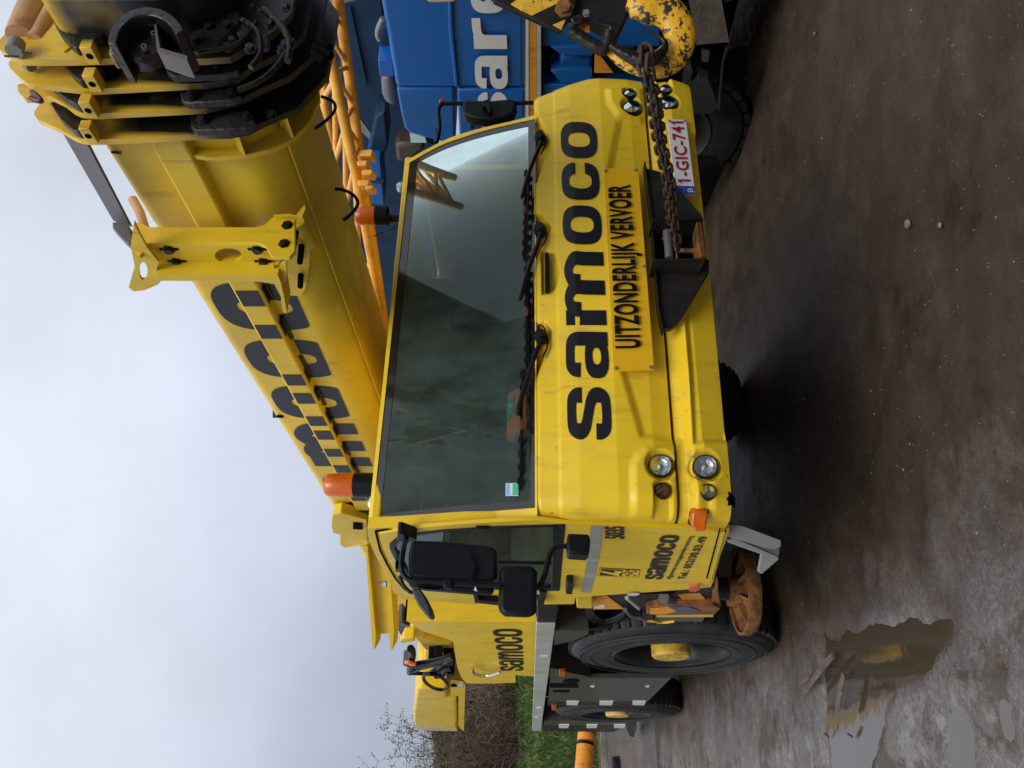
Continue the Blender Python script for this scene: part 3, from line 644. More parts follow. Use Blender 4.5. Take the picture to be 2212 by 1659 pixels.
# --- windscreen, its black border and the yellow surround
def side_curve(z, pts, k=6): return [(p[0], p[1]) for p in cr([(*z(p), 0) for p in pts], k)]
outerL = side_curve(B3, [(455, 702), (760, 690), (1100, 668), (1400, 648), (1688, 633)])
outerR = side_curve(A2, [(630, 1000), (850, 880), (1000, 825), (1150, 785), (1300, 750), (1432, 716)])
blackL = side_curve(B3, [(487, 662), (760, 630), (1100, 595), (1400, 573), (1672, 553)])
blackR = side_curve(A2, [(652, 1010), (850, 902), (1000, 848), (1150, 803), (1300, 768), (1432, 738)])
glassL = side_curve(B3, [(548, 603), (760, 575), (1100, 540), (1400, 520), (1632, 500)])
glassR = side_curve(A2, [(700, 1010), (850, 935), (1000, 880), (1150, 838), (1300, 803), (1390, 785)])
def rs_(l, n):
    d = [0]
    for a, b_ in zip(l, l[1:]): d.append(d[-1] + sqrt((a[0] - b_[0]) ** 2 + (a[1] - b_[1]) ** 2))
    r = []; j = 0
    for q in range(n + 1):
        t_ = d[-1] * q / n
        while j < len(d) - 2 and d[j + 1] < t_: j += 1
        u = (t_ - d[j]) / max(1e-9, d[j + 1] - d[j]); r.append((l[j][0] + (l[j + 1][0] - l[j][0]) * u, l[j][1] + (l[j + 1][1] - l[j][1]) * u))
    return r
def loop(Lc, Rc, off, n=16, m_=40):
    L_ = rs_(Lc, n); R_ = rs_(Rc, n); top = [(lerp(L_[0][0], R_[0][0], i / m_), lerp(L_[0][1], R_[0][1], i / m_)) for i in range(m_)]
    bot = [(lerp(R_[-1][0], L_[-1][0], i / m_), lerp(R_[-1][1], L_[-1][1], i / m_)) for i in range(m_)]
    return [PF(p, off) for p in top + R_[:-1] + bot + L_[::-1][:-1]]
MB().ringprism(loop(outerL, outerR, .004), loop(blackL, blackR, .004), (0, .05, 0)).build('windscreen_surround', Mcab, crane, bevel=.004)
MB().ringprism(loop(blackL, blackR, -.001), loop(glassL, glassR, -.001), (0, .014, 0)).build('windscreen_border', Mrubstrip, crane)
L_ = rs_(glassL, 16); R_ = rs_(glassR, 16); vs = []
for j in range(17):
    for i in range(31): vs.append(PF((lerp(L_[j][0], R_[j][0], i / 30), lerp(L_[j][1], R_[j][1], i / 30)), -.0035))
wind = MB().add(vs, [(j * 31 + i, j * 31 + i + 1, (j + 1) * 31 + i + 1, (j + 1) * 31 + i) for j in range(16) for i in range(30)]).build('windscreen', Mwind, crane, smooth=180)
# sticker on the glass
st = MB().add([quadmap(B3, (1550, 468), (1550, 375), (1458, 375), (1458, 468), ('F', 0))(*p) for p in ((0, 0), (1, 0), (1, 1), (0, 1))], [(0, 1, 2, 3)]).build('windscreen_sticker', Mwhite, wind, smooth=None)
qm = quadmap(B3, (1550, 468), (1550, 375), (1458, 375), (1458, 468), ('F', 0), .0045)
MB().add([qm(x, y) for x, y in ((.05, .05), (.95, .05), (.95, .45), (.05, .45))], [(0, 1, 2, 3)]).build('sticker_band', Mgreen, wind, smooth=None)
MB().add([qm(x, y) for x, y in ((.05, .72), (.95, .72), (.95, .95), (.05, .95))], [(0, 1, 2, 3)]).build('sticker_band', Mskyb, wind, smooth=None)
# --- cab body side (left), roof, rear
sideU = [(455, 702), (458, 760), (478, 820), (510, 890), (560, 985), (610, 1060), (665, 1120), (745, 1196)]
def sidepoly(extra=0): return [B3(p) for p in sideU] + [(882, 1289), (1000, 1297), (1158, 1306), (1240, 1305), (1243, 1291), (1277, 1288), (1500, 1272), (1535, 1268), (1541, 1256), (1556, 1200), (1575, 1150), (1575, 1142), (1470, 1136), (1163, 1122), (1161, 1128), (1000, 1130), (850, 1140)]
win_o = [B3(p) for p in [(1892, 676), (1400, 690), (1000, 715), (740, 748), (660, 775), (615, 815), (618, 850), (660, 935), (705, 1000), (745, 1090), (780, 1140), (1850, 1158)]]
win_i = [B3(p) for p in [(1800, 694), (1400, 705), (1000, 728), (760, 762), (690, 790), (655, 835), (655, 860), (690, 930), (735, 1000), (775, 1080), (800, 1120), (1790, 1140)]]
cen = (sum(p[0] for p in win_o) / 12, sum(p[1] for p in win_o) / 12)
grow = lambda l, k, c_=None: [((c_ or cen)[0] + (p[0] - (c_ or cen)[0]) * k, (c_ or cen)[1] + (p[1] - (c_ or cen)[1]) * k) for p in l]
MB().holed([PX(p, XL + .004) for p in sidepoly()], [PX(p, XL + .004) for p in grow(win_o, .985)], (.05, 0, 0)).build('cab_side', Mcab, crane)
# door leaf stands proud of the side
doorp = [B3(p) for p in [(540, 740), (565, 840), (610, 935), (655, 1020), (700, 1085), (760, 1150)]] + [(890, 1281), (1050, 1284), (1238, 1284), (1245, 1286), (1277, 1283), (1494, 1266), (1532, 1262), (1538, 1252), (1553, 1198), (1566, 1150), (1472, 1140), (1240, 1133)] + [B3(p) for p in [(1700, 642), (1400, 655), (1100, 673), (800, 700)]]
door = MB().holed([PX(p, XL - .016) for p in doorp], [PX(p, XL - .016) for p in win_o], (.017, 0, 0)).build('door', Mcab, crane, bevel=.004)
gp = [B3(p) for p in [(515, 722), (548, 860), (600, 965), (655, 1060), (720, 1140), (770, 1175)]]
MB().tube([PX(p, XL - .004) for p in gp], .005, 6).build('door_seal', Mdark, door)
gp = [B3(p) for p in [(515, 722), (700, 700), (1000, 668), (1400, 645), (1700, 634)]] + [(1240, 1130), (1470, 1137), (1568, 1147)]
MB().tube([PX(p, XL - .004) for p in gp], .0045, 6).build('door_seal', Mdark, door)
MB().ringprism([PX(p, XL - .020) for p in win_o], [PX(p, XL - .020) for p in win_i], (.03, 0, 0)).build('side_window_frame', Mplas, door, bevel=.003)
MB().add([PX(p, XL - .006) for p in win_i], [tuple(range(12))]).build('side_window', Mside, door, smooth=None)
for k, (a, c_) in enumerate([(1800, 1140), (1825, 1140)]):
    pr('window_rail', B3, [(a, 694), (a + 12, 694), (a + 10, 1135), (a - 2, 1135)], ('X', XL - .026), .02, Mplas, door)
pr('window_bar', B3, [(1390, 955), (1790, 962), (1790, 968), (1390, 962)], ('X', XL - .014), .012, Mplas, door)
pr('window_latch', B3, [(1240, 705), (1250, 725), (1340, 722), (1342, 705)], ('X', XL - .03), .03, Mplas, door, bevel=.003)
# stripe and marks on the door
MB().prism([PX(B2(p), XL - .0185) for p in [(602, 500), (690, 500), (672, 660), (640, 830), (597, 985), (527, 980), (560, 830), (585, 660)]], (.002, 0, 0)).build('reflective_stripe', Mtape, door, smooth=None)
for y in (640, 745, 860): pr('stripe_joint', B2, [(588 - (y - 640) * .12, y), (668 - (y - 640) * .14, y), (667 - (y - 640) * .14, y + 9), (587 - (y - 640) * .12, y + 9)], ('X', XL - .0192), .002, Mdeck, door)
pl = ('X', XL - .016)
text('5035', quadmap(B2, (848, 590), (848, 500), (700, 500), (700, 588), pl), 'number_lettering', Mdecal, door, .035)
dl = quadmap(B2, (1118, 885), (1253, 560), (1113, 558), (988, 880), pl)
x0 = 0
for ch, wd in zip('samoco', (.145, .165, .23, .155, .145, .16)):
    f_ = lambda s, t_, o=0, x0=x0, wd=wd: dl(x0 + s * wd * .93, t_, o); letter(ch, f_, 'door_letter', Mdecal, door, sw=.36, hw=.21); x0 += wd
text('Algemene montageonderneming', quadmap(B2, (1190, 888), (1357, 566), (1305, 575), (1145, 880), pl), 'trade_lettering', Mdecal, door, .025, 1.05)
text('Tel.: 052/30.03.49', quadmap(B2, (1283, 885), (1453, 573), (1385, 575), (1228, 882), pl), 'phone_lettering', Mdecal, door, .03, 1.1)
# company emblem
q = quadmap(B2, (945, 873), (960, 815), (665, 800), (652, 858), pl, .0025)
def flat(name, pts, m_, par, f_, k=0): return MB().add([f_(x, y, k) for x, y in pts], [tuple(range(len(pts)))]).build(name, m_, par, smooth=None)
flat('emblem_edge', [(0, 0), (1, 0), (1, 1), (0, 1)], Mdecal, door, q); flat('emblem_field', [(.05, .012), (.95, .012), (.95, .988), (.05, .988)], Mcab, door, q, .0006)
flat('emblem_upper', [(.10, .42), (.90, .42), (.90, .96), (.10, .96)], Mdecal, door, q, .0012)
flat('emblem_stroke', [(.10, .46), (.52, .94), (.70, .94), (.50, .62), (.78, .62), (.78, .42), (.90, .42), (.90, .70), (.64, .72), (.86, .94), (.52, .94), (.10, .52)][:6] + [(.30, .50), (.10, .44)], Mcab, door, q, .0018)
for cx, cy, rr_ in ((.28, .28, .13), (.55, .22, .16), (.55, .36, .12), (.80, .12, .12), (.80, .30, .14), (.28, .1, .1)):
    g = []
    for i in range(32): a = 2 * pi * i / 32; r_ = rr_ * (1 if (i // 2) % 2 else .8); g.append((cx + r_ * cos(a), cy + r_ * .42 * sin(a)))
    flat('emblem_cog', g, Mdecal, door, q, .0012); flat('emblem_cog_eye', [(cx + rr_ * .38 * cos(a_ / 8 * 2 * pi), cy + rr_ * .16 * sin(a_ / 8 * 2 * pi)) for a_ in range(8)], Mcab, door, q, .002)
flat('oval_sticker', [(.5 + .5 * cos(a_ / 20 * 2 * pi), .5 + .5 * sin(a_ / 20 * 2 * pi)) for a_ in range(20)], Mwhite, crane, quadmap(B2, (960, 1000), (950, 978), (862, 984), (868, 1006), ('X', XL - .002)))
pr('door_handle', B2, [(425, 905), (472, 903), (478, 935), (468, 998), (418, 995), (420, 940)], ('X', XL - .05), .035, Mplas, door, bevel=.006)
pr('side_marker_lamp', B2, [(1315, 940), (1390, 932), (1395, 965), (1360, 980), (1312, 975)], ('X', XL - .03), .03, Mamb, crane, bevel=.004)
pr('lower_door_trim', B2, [(1535, 520), (1544, 520), (1448, 882), (1438, 880)], ('X', XL - .0185), .004, Mdark, crane)
# roof and rear wall, right side
rf = [PX(B3(p), XL + .03) for p in sideU]; rf = [V((p.x, p.y, p.z - .004)) for p in rf]
mbr = MB(); n = len(rf); xr_ = 3.235
A_ = rf + [V((p.x, p.y, p.z - .05)) for p in rf]; mbr.prism(rf + [V((p.x, p.y, p.z - .05)) for p in reversed(rf)], (xr_ - XL - .03, 0, 0))
mbr.build('roof', Mcab, crane, bevel=.012)
yb = rf[-1].y; MB().box((XL + .056, 3.25), (yb - .08, yb - .02), (1.0, rf[-1].z - .055)).build('rear_wall', Mcab, crane, bevel=.004)
MB().box((3.262, 3.30), (3.46, yb - .02), (1.0, 2.43)).build('right_side_wall', Mcab, crane, bevel=.01)
# --- interior seen through the glass
MB().box((XL + .10, 3.24), (3.30, 3.62), (1.765, 1.80)).build('dashboard', Mint, crane, bevel=.02)
for x in (1.75, 2.75):
    MB().box((x - .24, x + .24), (3.95, 4.07), (1.80, 2.28)).build('seat_back', Mint, crane, bevel=.05); MB().box((x - .13, x + .13), (3.97, 4.06), (2.285, 2.44)).build('head_rest', Mint, crane, bevel=.03)
MB().tube([V((1.75 + .21 * cos(a / 24 * 2 * pi), 3.70 + .10 * sin(a / 24 * 2 * pi), 1.93 + .14 * sin(a / 24 * 2 * pi))) for a in range(24)], .014, 8, closed=True).build('steering_wheel', Mplas, crane)
# the first aid case lies on the dashboard
kit = pr('first_aid_case', B1, [(1070, 1030), (1010, 985), (950, 1020), (938, 1260), (990, 1275), (1070, 1240)], ('F', -.05), .10, Mkit, None, bevel=.008)
tag(kit, 'orange first aid case with a green cross label behind the windscreen', 'first aid case')
ko = empty('kit', (0, 0, 0), 'x', 'y'); bpy.data.objects.remove(ko)
pr('cross_label', B1, [(985, 1035), (940, 1085), (940, 1195), (980, 1150)], ('F', -.044), .003, Mgreen, kit)
pr('white_cross', B1, [(952, 1100), (978, 1082), (979, 1104), (953, 1124)], ('F', -.040), .002, Mwhite, kit); 
# --- lettering on the front
xb = lambda y: 1320 + (y - 895) * .0508; xt = lambda y: 1224.6 + (y - 895) * .023
for ch, ya, yb_ in [('s', 952, 837), ('a', 819, 716), ('m', 703.7, 546), ('o', 530, 446), ('c', 434, 353), ('o', 343.7, 265.6)]:
    fn = quadmap(D, (xb(ya), ya), (xb(yb_), yb_), (xt(yb_), yb_), (xt(ya), ya), ('F', 0), .004); letter(ch, fn, 'front_letter', Mdecal, crane)
# exceptional-transport sign
sg = ('F', .045); sc_ = [A2((1857, 1048)), A2((2076, 1042)), B1((1860, 880)), B1((1603, 888))]
sign = MB().prism([PF(p, .045) for p in sc_], (0, .006, 0)).build('transport_sign', Msign, crane, bevel=.002)
text('UITZONDERLIJK VERVOER', quadmap(D, B1((1823, 745)), A2((2066, 1150)), A2((1884, 1153)), B1((1615, 748)), sg, .003), 'sign_lettering', Mdecal, sign, .034, 1.08)
for p in [A2((1872, 1062)), A2((2058, 1056)), B1((1838, 862)), B1((1620, 868)), B1((1590, 232)) if 0 else B1((1792, 233))]:
    bolt(sign, PF(p, .047), (0, -1, 0), .006, .004, Mgrey, 'screw')
# number plate
pc = [A3((357, 742)), A3((477, 742)), A3((535, 1213)), A3((413, 1210))]
pc3 = [PF(p, .02) for p in pc]
plate = MB().prism(pc3, (0, .006, 0)).build('number_plate', Mplate, crane, bevel=.002)
def pq(s, t_, o=0):
    q_ = (pc3[2] * 0) if 0 else (pc3[3] * (1 - s) + pc3[0] * s) * t_ + (pc3[2] * (1 - s) + pc3[1] * s) * (1 - t_); return q_ + V((0, -.003 - o, 0))
flat('plate_band', [(.0, .02), (.105, .02), (.105, .98), (.0, .98)], Meu, plate, pq)
for fl in ([(.166, .83), (.166, .71), (.136, .60), (.136, .67)], [(.944, .83), (.944, .71), (.918, .60), (.918, .67)]): flat('digit_flag', fl, Mred, plate, pq, .001)
text('1-GIC-741', lambda s, t_: pq(.163 + s * .80, .17 + t_ * .66, .001), 'plate_lettering', Mred, plate, .018, 1.1)
text('B', lambda s, t_: pq(.025 + s * .055, .12 + t_ * .27, .001), 'plate_letter', Mwhite, plate, .01)
for i in range(12): a = i / 12 * 2 * pi; flat('plate_star', [(.052 + .033 * cos(a) + dx, .72 + .16 * sin(a) + dy) for dx, dy in ((-.005, 0), (0, -.025), (.005, 0), (0, .025))], Msign, plate, pq, .001)
for s, t_ in ((.03, .06), (.975, .10), (.975, .9)): bolt(plate, pq(s, t_), (0, -1, 0), .005, .003, Mgrey, 'screw')
# lamps
def lamp(i, kind):
    c_, r = LAMPC[i], LAMPH[i][2]; y0 = ysurf(c_.x, c_.z) + ydisp(c_.x, c_.z); n_ = V((0, -1, .10)).normalized(); o_ = V((c_.x, y0 - (.011 if kind == 'h' else .018), c_.z))
    b0 = MB().lathe(o_, n_, [(r * 1.04, -.03), (r * 1.04, .004), (r * .97, .008), (r * .95, .002), (r * .95, -.018)], 36).build('headlamp', Mplas, crane)
    if kind == 'h':
        MB().lathe(o_, n_, [(r * .95, .002), (r * .9, -.004), (r * .72, -.005), (r * .70, -.003), (r * .5, -.008), (r * .25, -.0095), (r * .22, -.002), (0, .001)], 36).build('reflector', Mrefl, b0)
        MB().lathe(o_, n_, [(r * .95, .004), (r * .6, .007), (0, .009)], 36).build('lens', Mlens, b0)
    else:
        MB().lathe(o_, n_, [(r * .93, .000), (r * .8, -.006), (r * .4, -.008), (0, -.009)], 28).build('reflector', Mrefd, b0)
        MB().lathe(o_, n_, [(r * .95, .003), (r * .6, .006), (0, .008)], 28).build('lens', Mlens if kind == 'g' else Mlensa, b0)
for i, k in enumerate(['h', 'a', 'h', 'g', 'h', 'g', 'h', 'g']): lamp(i, k)
# corner indicator
ind = MB().prism([PD(B2(p), 3.19) for p in [(1335, 400), (1372, 386), (1452, 388), (1456, 410), (1440, 540), (1360, 547), (1342, 515), (1328, 505)]], f0 * .06 + V((.03, 0, 0))).build('corner_indicator', Mamb, crane, bevel=.01)
MB().prism([PD(B2(p), 3.215) for p in [(1322, 395), (1362, 378), (1460, 380), (1462, 410), (1440, 420), (1370, 425), (1345, 440), (1332, 500), (1320, 500)]], f0 * .05).build('indicator_housing', Mplas, ind, bevel=.004)
# torn black corner of the bumper
dm = MB(); r9 = random.Random(3); pts = [(1600, 250), (1625, 262), (1655, 300), (1660, 395), (1645, 445), (1628, 420), (1590, 415), (1600, 360), (1588, 300)]
tn = MB().prism([PF(B2(p), .004) for p in [(1597, 250), (1622, 262), (1650, 300)]] + [PF(B2(p), .004) for p in [(1652, 330), (1648, 380), (1630, 345), (1595, 352), (1600, 320), (1586, 300), (1604, 280)]], (0, .004, 0)).build('broken_corner', Mdark, crane)
# handle in the panel
hd = MB(); 
for a, b_ in (((1178, 160), (1205, 245)), ((1178, 250), (1208, 385))):
    p = PF(B1(a), .005); q_ = PF(B1(b_), .005); hd.box((q_.x, p.x), (p.y - .015, p.y + .03), (q_.z, p.z))
hd.build('panel_handle', Mplas, crane, bevel=.004)
# --- wipers
def wiper(z, piv, arm, b0, b1, hose):
    zz, zp, za, zb = z if isinstance(z, tuple) else (z,) * 4
    p = PF(zp(piv), .035); a = [p] + [PF(za(q_), .05) for q_ in arm]
    w_ = MB().tube(cr(a, 4), [.014] + [.011] * ((len(a) - 1) * 4 - 1) + [.006], 8).build('wiper', Mplas, crane, smooth=60)
    MB().lathe(PF(zp(piv), -.02), (0, -1, .2), [(.03, 0), (.03, .04), (.02, .06), (0, .06)], 14).build('wiper_pivot', Mplas, w_)
    c0, c1 = PF(zb(b0), .012), PF(zb(b1), .012); bl = MB()
    bl.tube([c0, c0.lerp(c1, .5), c1], .006, 6); 
    for q_ in range(9):
        s = c0.lerp(c1, .06 + .11 * q_); bl.box((s.x - .012, s.x + .012), (s.y - .018, s.y - .004), (s.z - .006, s.z + .010))
    up_ = V((0, -.022, .0)); bl.tube([c0.lerp(c1, .12) + up_ * .6, c0.lerp(c1, .35) + up_, c0.lerp(c1, .65) + up_, c0.lerp(c1, .88) + up_ * .6], .004, 6)
    bl.build('wiper_blade', Mplas, w_, smooth=60)
    s = c0.lerp(c1, .5); MB().box((s.x - .02, s.x + .02), (s.y - .038, s.y - .02), (s.z - .008, s.z + .008)).build('blade_clip', mat('reddish_clip', (.13, .03, .02), .45), w_, bevel=.003)
    if hose: tb('washer_hose', zp, hose, ('F', .02), .004, Mplas, w_, n=6)
wiper((B1, B1, B1, B1), (1160, 690), [(1115, 790), (1070, 930), (1030, 1060), (1003, 1165)], (1040, 875), (1020, 1625), [(1165, 800), (1195, 720), (1180, 630), (1150, 600), (1138, 620), (1160, 655)])
wiper((B1, B1, B1, B1), (1155, 30), [(1130, 110), (1080, 240), (1048, 350), (1022, 450)], (1062, 230), (1064, 868), [(1160, 110), (1190, 50), (1150, 0), (1120, -40)])
wiper((A2, A2, A2, A2), (1472, 885), [(1440, 960), (1400, 1060), (1370, 1160), (1350, 1235)], (1378, 1058), (1364, 1620), [(1470, 960), (1503, 880), (1480, 820), (1455, 812), (1448, 840)])
# --- roof beacons and mirrors
def beacon(z, base, top, r, Y, clearbase, bh=.35):
    pb, pt = PY(z(base), Y), PY(z(top), Y); h = pt.z - pb.z; c_ = V((pb.x, Y, pb.z))
    b0 = MB().lathe(c_, (0, 0, 1), [(r * 1.0, -.02), (r * 1.02, 0), (r * 1.02, h * bh), (r * .9, h * bh)], 32).build('beacon', Mplas, crane)
    MB().lathe(c_, (0, 0, 1), [(r * .98, h * bh + .001), (r * 1.0, h * bh + .02), (r * .97, h * .75), (r * .92, h * .93), (r * .75, h * .99), (0, h)], 32).build('beacon_dome', Mamb, b0, smooth=50)
    MB().lathe(c_, (0, 0, 1), [(r * .3, h * bh), (r * .3, h * .55), (r * .6, h * .6), (r * .6, h * .85), (0, h * .9)], 20).build('beacon_core', Mambr, b0)
    return b0
beacon(D, (800, 1048), (703, 1041), .056, 3.50, True)
bb = beacon(D, (830, 466), (768, 467), .052, 3.40, True, .30)
c_ = PY((862, 472), 3.40); MB().lathe(c_ - V((0, 0, .05)), (0, 0, 1), [(.045, 0), (.045, .03), (.02, .05), (.02, .09), (.03, .095), (.03, .12)], 16).build('beacon_stem', Mplas, bb)
c_ = PY((800, 1085), 3.45); MB().lathe(c_ + V((0, 0, -.02)), V((-.2, -1, .2)), [(.02, -.05), (.035, -.02), (.035, 0), (.03, .004), (0, .012)], 20).build('roof_work_lamp', Mrefl, crane)
c_ = PY((868, 408), 3.7); MB().lathe(c_, (0, -1, 0), [(.03, 0), (.03, .03), (.02, .035), (0, .035)], 14).build('roof_work_lamp', Mrefl, crane)
tb('aerial', A2, [(575, 1405), (540, 1425), (425, 1470)], ('Y', 3.75), .003, Mplas, crane, n=5)
# left mirrors
YM = 2.98
big = MB().prism([PY(p, YM) for p in [B3(q_) for q_ in [(768, 790), (800, 787), (1060, 795), (1330, 826), (1380, 838), (1396, 870), (1392, 1040), (1380, 1080), (1340, 1092), (1120, 1090), (900, 1078), (760, 1060), (745, 1035), (748, 900)]]], (0.02, .11, 0)).build('mirror', Mplas, crane, bevel=.014, bseg=3)
pr('mirror_glass_rim', B3, [(745, 1085), (760, 1120), (900, 1140), (1330, 1172), (1370, 1160), (1372, 1100), (1340, 1085), (900, 1075)], ('Y', YM + .09), .05, Mplas, big, bevel=.01)
pr('peeling_foil', B3, [(1170, 860), (1200, 905), (1240, 985), (1210, 1060), (1250, 1155), (1205, 1110), (1190, 1050), (1200, 980), (1178, 920)], ('Y', YM - .02), .004, Mplas, big)
pr('warning_sticker', B3, [(1238, 1120), (1252, 1158), (1226, 1150)], ('Y', YM - .03), .002, Mwhite, big)
m2 = MB().prism([PY(p, YM) for p in [B3(q_) for q_ in [(1440, 968), (1640, 968), (1675, 985), (1688, 1020), (1684, 1310), (1660, 1342), (1600, 1346), (1450, 1340), (1415, 1310), (1402, 1270), (1412, 1010)]]], (.02, .10, 0)).build('mirror', Mplas, crane, bevel=.02, bseg=3)
m3 = MB().prism([PY(p, YM + .02) for p in [B3(q_) for q_ in [(775, 1135), (838, 1137), (870, 1190), (905, 1262), (918, 1312), (902, 1333), (870, 1318), (830, 1270), (795, 1205)]]], (.01, .14, 0)).build('mirror', mat('matt_grey_plastic', (.035, .04, .048), .55, bump=.1, bscale=200), crane, bevel=.012, bseg=3)
m4 = pr('mirror', B2, [(432, 550), (590, 556), (600, 600), (592, 690), (570, 706), (432, 697), (428, 640)], ('Y', YM + .02), .09, Mplas, crane, bevel=.010, bseg=3)
YA = YM + .05
tb('mirror_arm', B3, [(745, 760, ('X', XL - .02)), (720, 830, ('Y', YA)), (703, 950), (705, 1010), (735, 1060), (790, 1080), (900, 1088), (1180, 1105), (1420, 1113)], ('Y', YM - .01), .0105, Mplas, crane)
tb('mirror_arm', B3, [(1660, 1140), (1710, 1110), (1745, 1030), (1770, 920), (1800, 855), (1840, 835), (1910, 830)], ('Y', YA), .0105, Mplas, crane)
tb('mirror_arm', B3, [(690, 1045), (715, 1110), (760, 1160), (790, 1165)], ('Y', YA), .007, Mplas, crane)
pr('mirror_bracket', B3, [(672, 740), (700, 738), (810, 778), (812, 795), (770, 800), (720, 840), (705, 840), (706, 800), (670, 795)], ('X', XL - .06), .05, Mplas, crane, bevel=.006)
pr('mirror_bracket', B3, [(1003, 1068), (1072, 1070), (1074, 1136), (1003, 1132)], ('Y', YM - .03), .03, Mplas, crane, bevel=.006)
pr('mirror_bracket', B3, [(655, 990), (690, 1000), (700, 1025), (655, 1020)], ('X', XL - .05), .04, Mplas, crane, bevel=.004)
pr('door_hinge', B3, [(1220, 1175), (1245, 1178), (1265, 1225), (1405, 1235), (1405, 1262), (1250, 1245), (1235, 1250)], ('X', XL - .03), .03, Mplas, crane, bevel=.003)
pr('door_hinge', B3, [(1700, 1160), (1758, 1165), (1735, 1262), (1688, 1265), (1685, 1215), (1712, 1212)], ('X', XL - .03), .03, Mplas, crane, bevel=.003)
# right mirror on its bar
YR = 3.25
tb('mirror_arm', A2, [(820, 890), (838, 800), (832, 700), (845, 655), (890, 645), (1150, 645), (1300, 643), (1420, 640), (1465, 655), (1500, 700)], ('Y', YR), .012, Mplas, crane)
pr('mirror', A2, [(985, 625), (1010, 618), (1150, 622), (1290, 610), (1315, 625), (1318, 660), (1300, 700), (1240, 730), (1150, 742), (1050, 730), (990, 705), (978, 660)], ('Y', YR - .02), .07, Mplas, crane, bevel=.015, bseg=3)
pr('mirror_clamp', A2, [(1100, 630), (1135, 615), (1160, 630), (1160, 690), (1140, 690), (1130, 655), (1105, 655)], ('Y', YR - .06), .04, Mplas, crane, bevel=.005)
MB().lathe(PY(A2((852, 633)), YR), (0, -1, 0), [(.012, -.01), (.016, 0), (.012, .014), (0, .016)], 8).build('red_cap', mat('red_plastic', (.6, .02, .02), .4), crane)
pr('mirror_bracket', A2, [(815, 800), (830, 800), (832, 900), (818, 895)], ('Y', YR + .05), .03, Mplas, crane)
# --- towing bracket on the bumper
bk = 0.10
tow = MB()
P_ = lambda z, pts, off: [PF(z(p), off) for p in pts]
towb = MB().prism(P_(B1, [(1862, 190), (2200, 190), (2200, 270), (2150, 350), (2060, 500), (2005, 590), (1960, 622), (1925, 618), (1905, 560), (1890, 470)], .075), (0, .03, 0)).build('towing_bracket', Mblack, crane, bevel=.003)
MB().prism(P_(A3, [(222, 1010), (235, 1048), (300, 1062), (350, 1092), (400, 1140), (575, 1340), (578, 1362), (262, 1362), (240, 1240), (228, 1100)], .075), (0, .03, 0)).build('bracket_plate', Mblack, towb, bevel=.003)
MB().prism(P_(C5, [(178, 178), (190, 182), (250, 640), (272, 980), (300, 1350), (330, 1500), (345, 1545), (330, 1530), (295, 1350), (262, 980), (240, 640)], .10), (0, .06, 0)).build('bracket_flange', Mblack, towb)
MB().prism(P_(C5, [(240, 650), (655, 642), (690, 980), (275, 985)], .02), (0, .06, 0)).build('bracket_backing', Mdark, towb, smooth=None)
for ya, yb_ in ((640, 655), (975, 990)): MB().prism(P_(C5, [(243, ya), (660, ya - 6), (664, yb_ - 6), (245, yb_)], .16), (0, .12, 0)).build('bracket_cheek', Mblack, towb)
tb('towing_pin', C5, [(355, 655), (372, 820), (385, 970)], ('F', .10), .019, Mstrap, towb, n=14)
tb('towing_pin', C5, [(400, 800), (450, 905), (600, 905)], ('F', .08), .012, Mrust, towb, smooth_k=0)
MB().prism(P_(C5, [(605, 665), (655, 670), (690, 950), (640, 955), (612, 830)], .14), (0, .10, 0)).build('rusty_lip', Mrust, towb, bevel=.006)
pr('yellow_tab', C5, [(318, 708), (330, 706), (342, 810), (328, 812)], ('F', .06), .01, Mcab, towb)
# --- cab step under the corner
stp = MB().prism([PD(B2(p), 3.42) for p in [(1602, 490), (1700, 500), (1978, 605), (1980, 645), (1935, 672), (1880, 660), (1600, 580)]], f0 * .015).build('cab_step', Mgrey, crane)
MB().prism([PD(B2(p), 3.45) for p in [(1592, 600), (1640, 585), (1962, 722), (1966, 745), (1843, 850), (1815, 832), (1838, 705), (1600, 620)]], f0 * .02).build('step_bracket', Mgrey, stp, bevel=.003)
MB().prism([PD(B2(p), 3.46) for p in [(1600, 510), (1975, 640), (1965, 722), (1640, 588)]], f0 * .28).build('step_tread', Mstrap, stp)
# --- outrigger between cab and front wheel
XO = XL + .10
outr = pr('outrigger_box', B2, [(612, 1000), (1520, 930), (1545, 1010), (1545, 1085), (845, 1092), (620, 1090)], ('X', XO), .3, Mblack, crane)
pr('hazard_stripe', B2, [(612, 1015), (722, 1010), (845, 1102), (620, 1106)], ('X', XO - .006), .005, Mhaz, outr)
pr('hazard_stripe', B2, [(1232, 998), (1395, 992), (1480, 1080), (1305, 1078)], ('X', XO - .006), .005, Mhaz, outr)
pr('outrigger_foot_box', B2, [(1010, 1100), (1080, 1082), (1490, 1075), (1545, 1100), (1500, 1145), (1080, 1148), (1005, 1140)], ('X', XO - .04), .12, Mrust, outr, bevel=.006)
pr('hazard_face', B2, [(1030, 1102), (1170, 1092), (1225, 1120), (1140, 1142), (1030, 1140)], ('X', XO - .046), .004, Mhaz, outr)
pr('dark_face', B2, [(1178, 1092), (1320, 1090), (1400, 1120), (1330, 1142), (1150, 1143), (1228, 1120)], ('X', XO - .046), .004, Mstrap, outr)
pr('rusty_frame', B2, [(1488, 985), (1525, 920), (1530, 1000), (1550, 1080), (1510, 1120), (1480, 1080)], ('X', XO - .02), .05, Mrust, outr, bevel=.005)
pr('yellow_rail', B2, [(1080, 1146), (1490, 1142), (1490, 1160), (1080, 1163)], ('X', XO - .02), .06, Mboom, outr)
pr('lower_tray', B2, [(1090, 1165), (1430, 1160), (1400, 1215), (1110, 1212)], ('X', XO + .02), .2, Mstrap, outr)
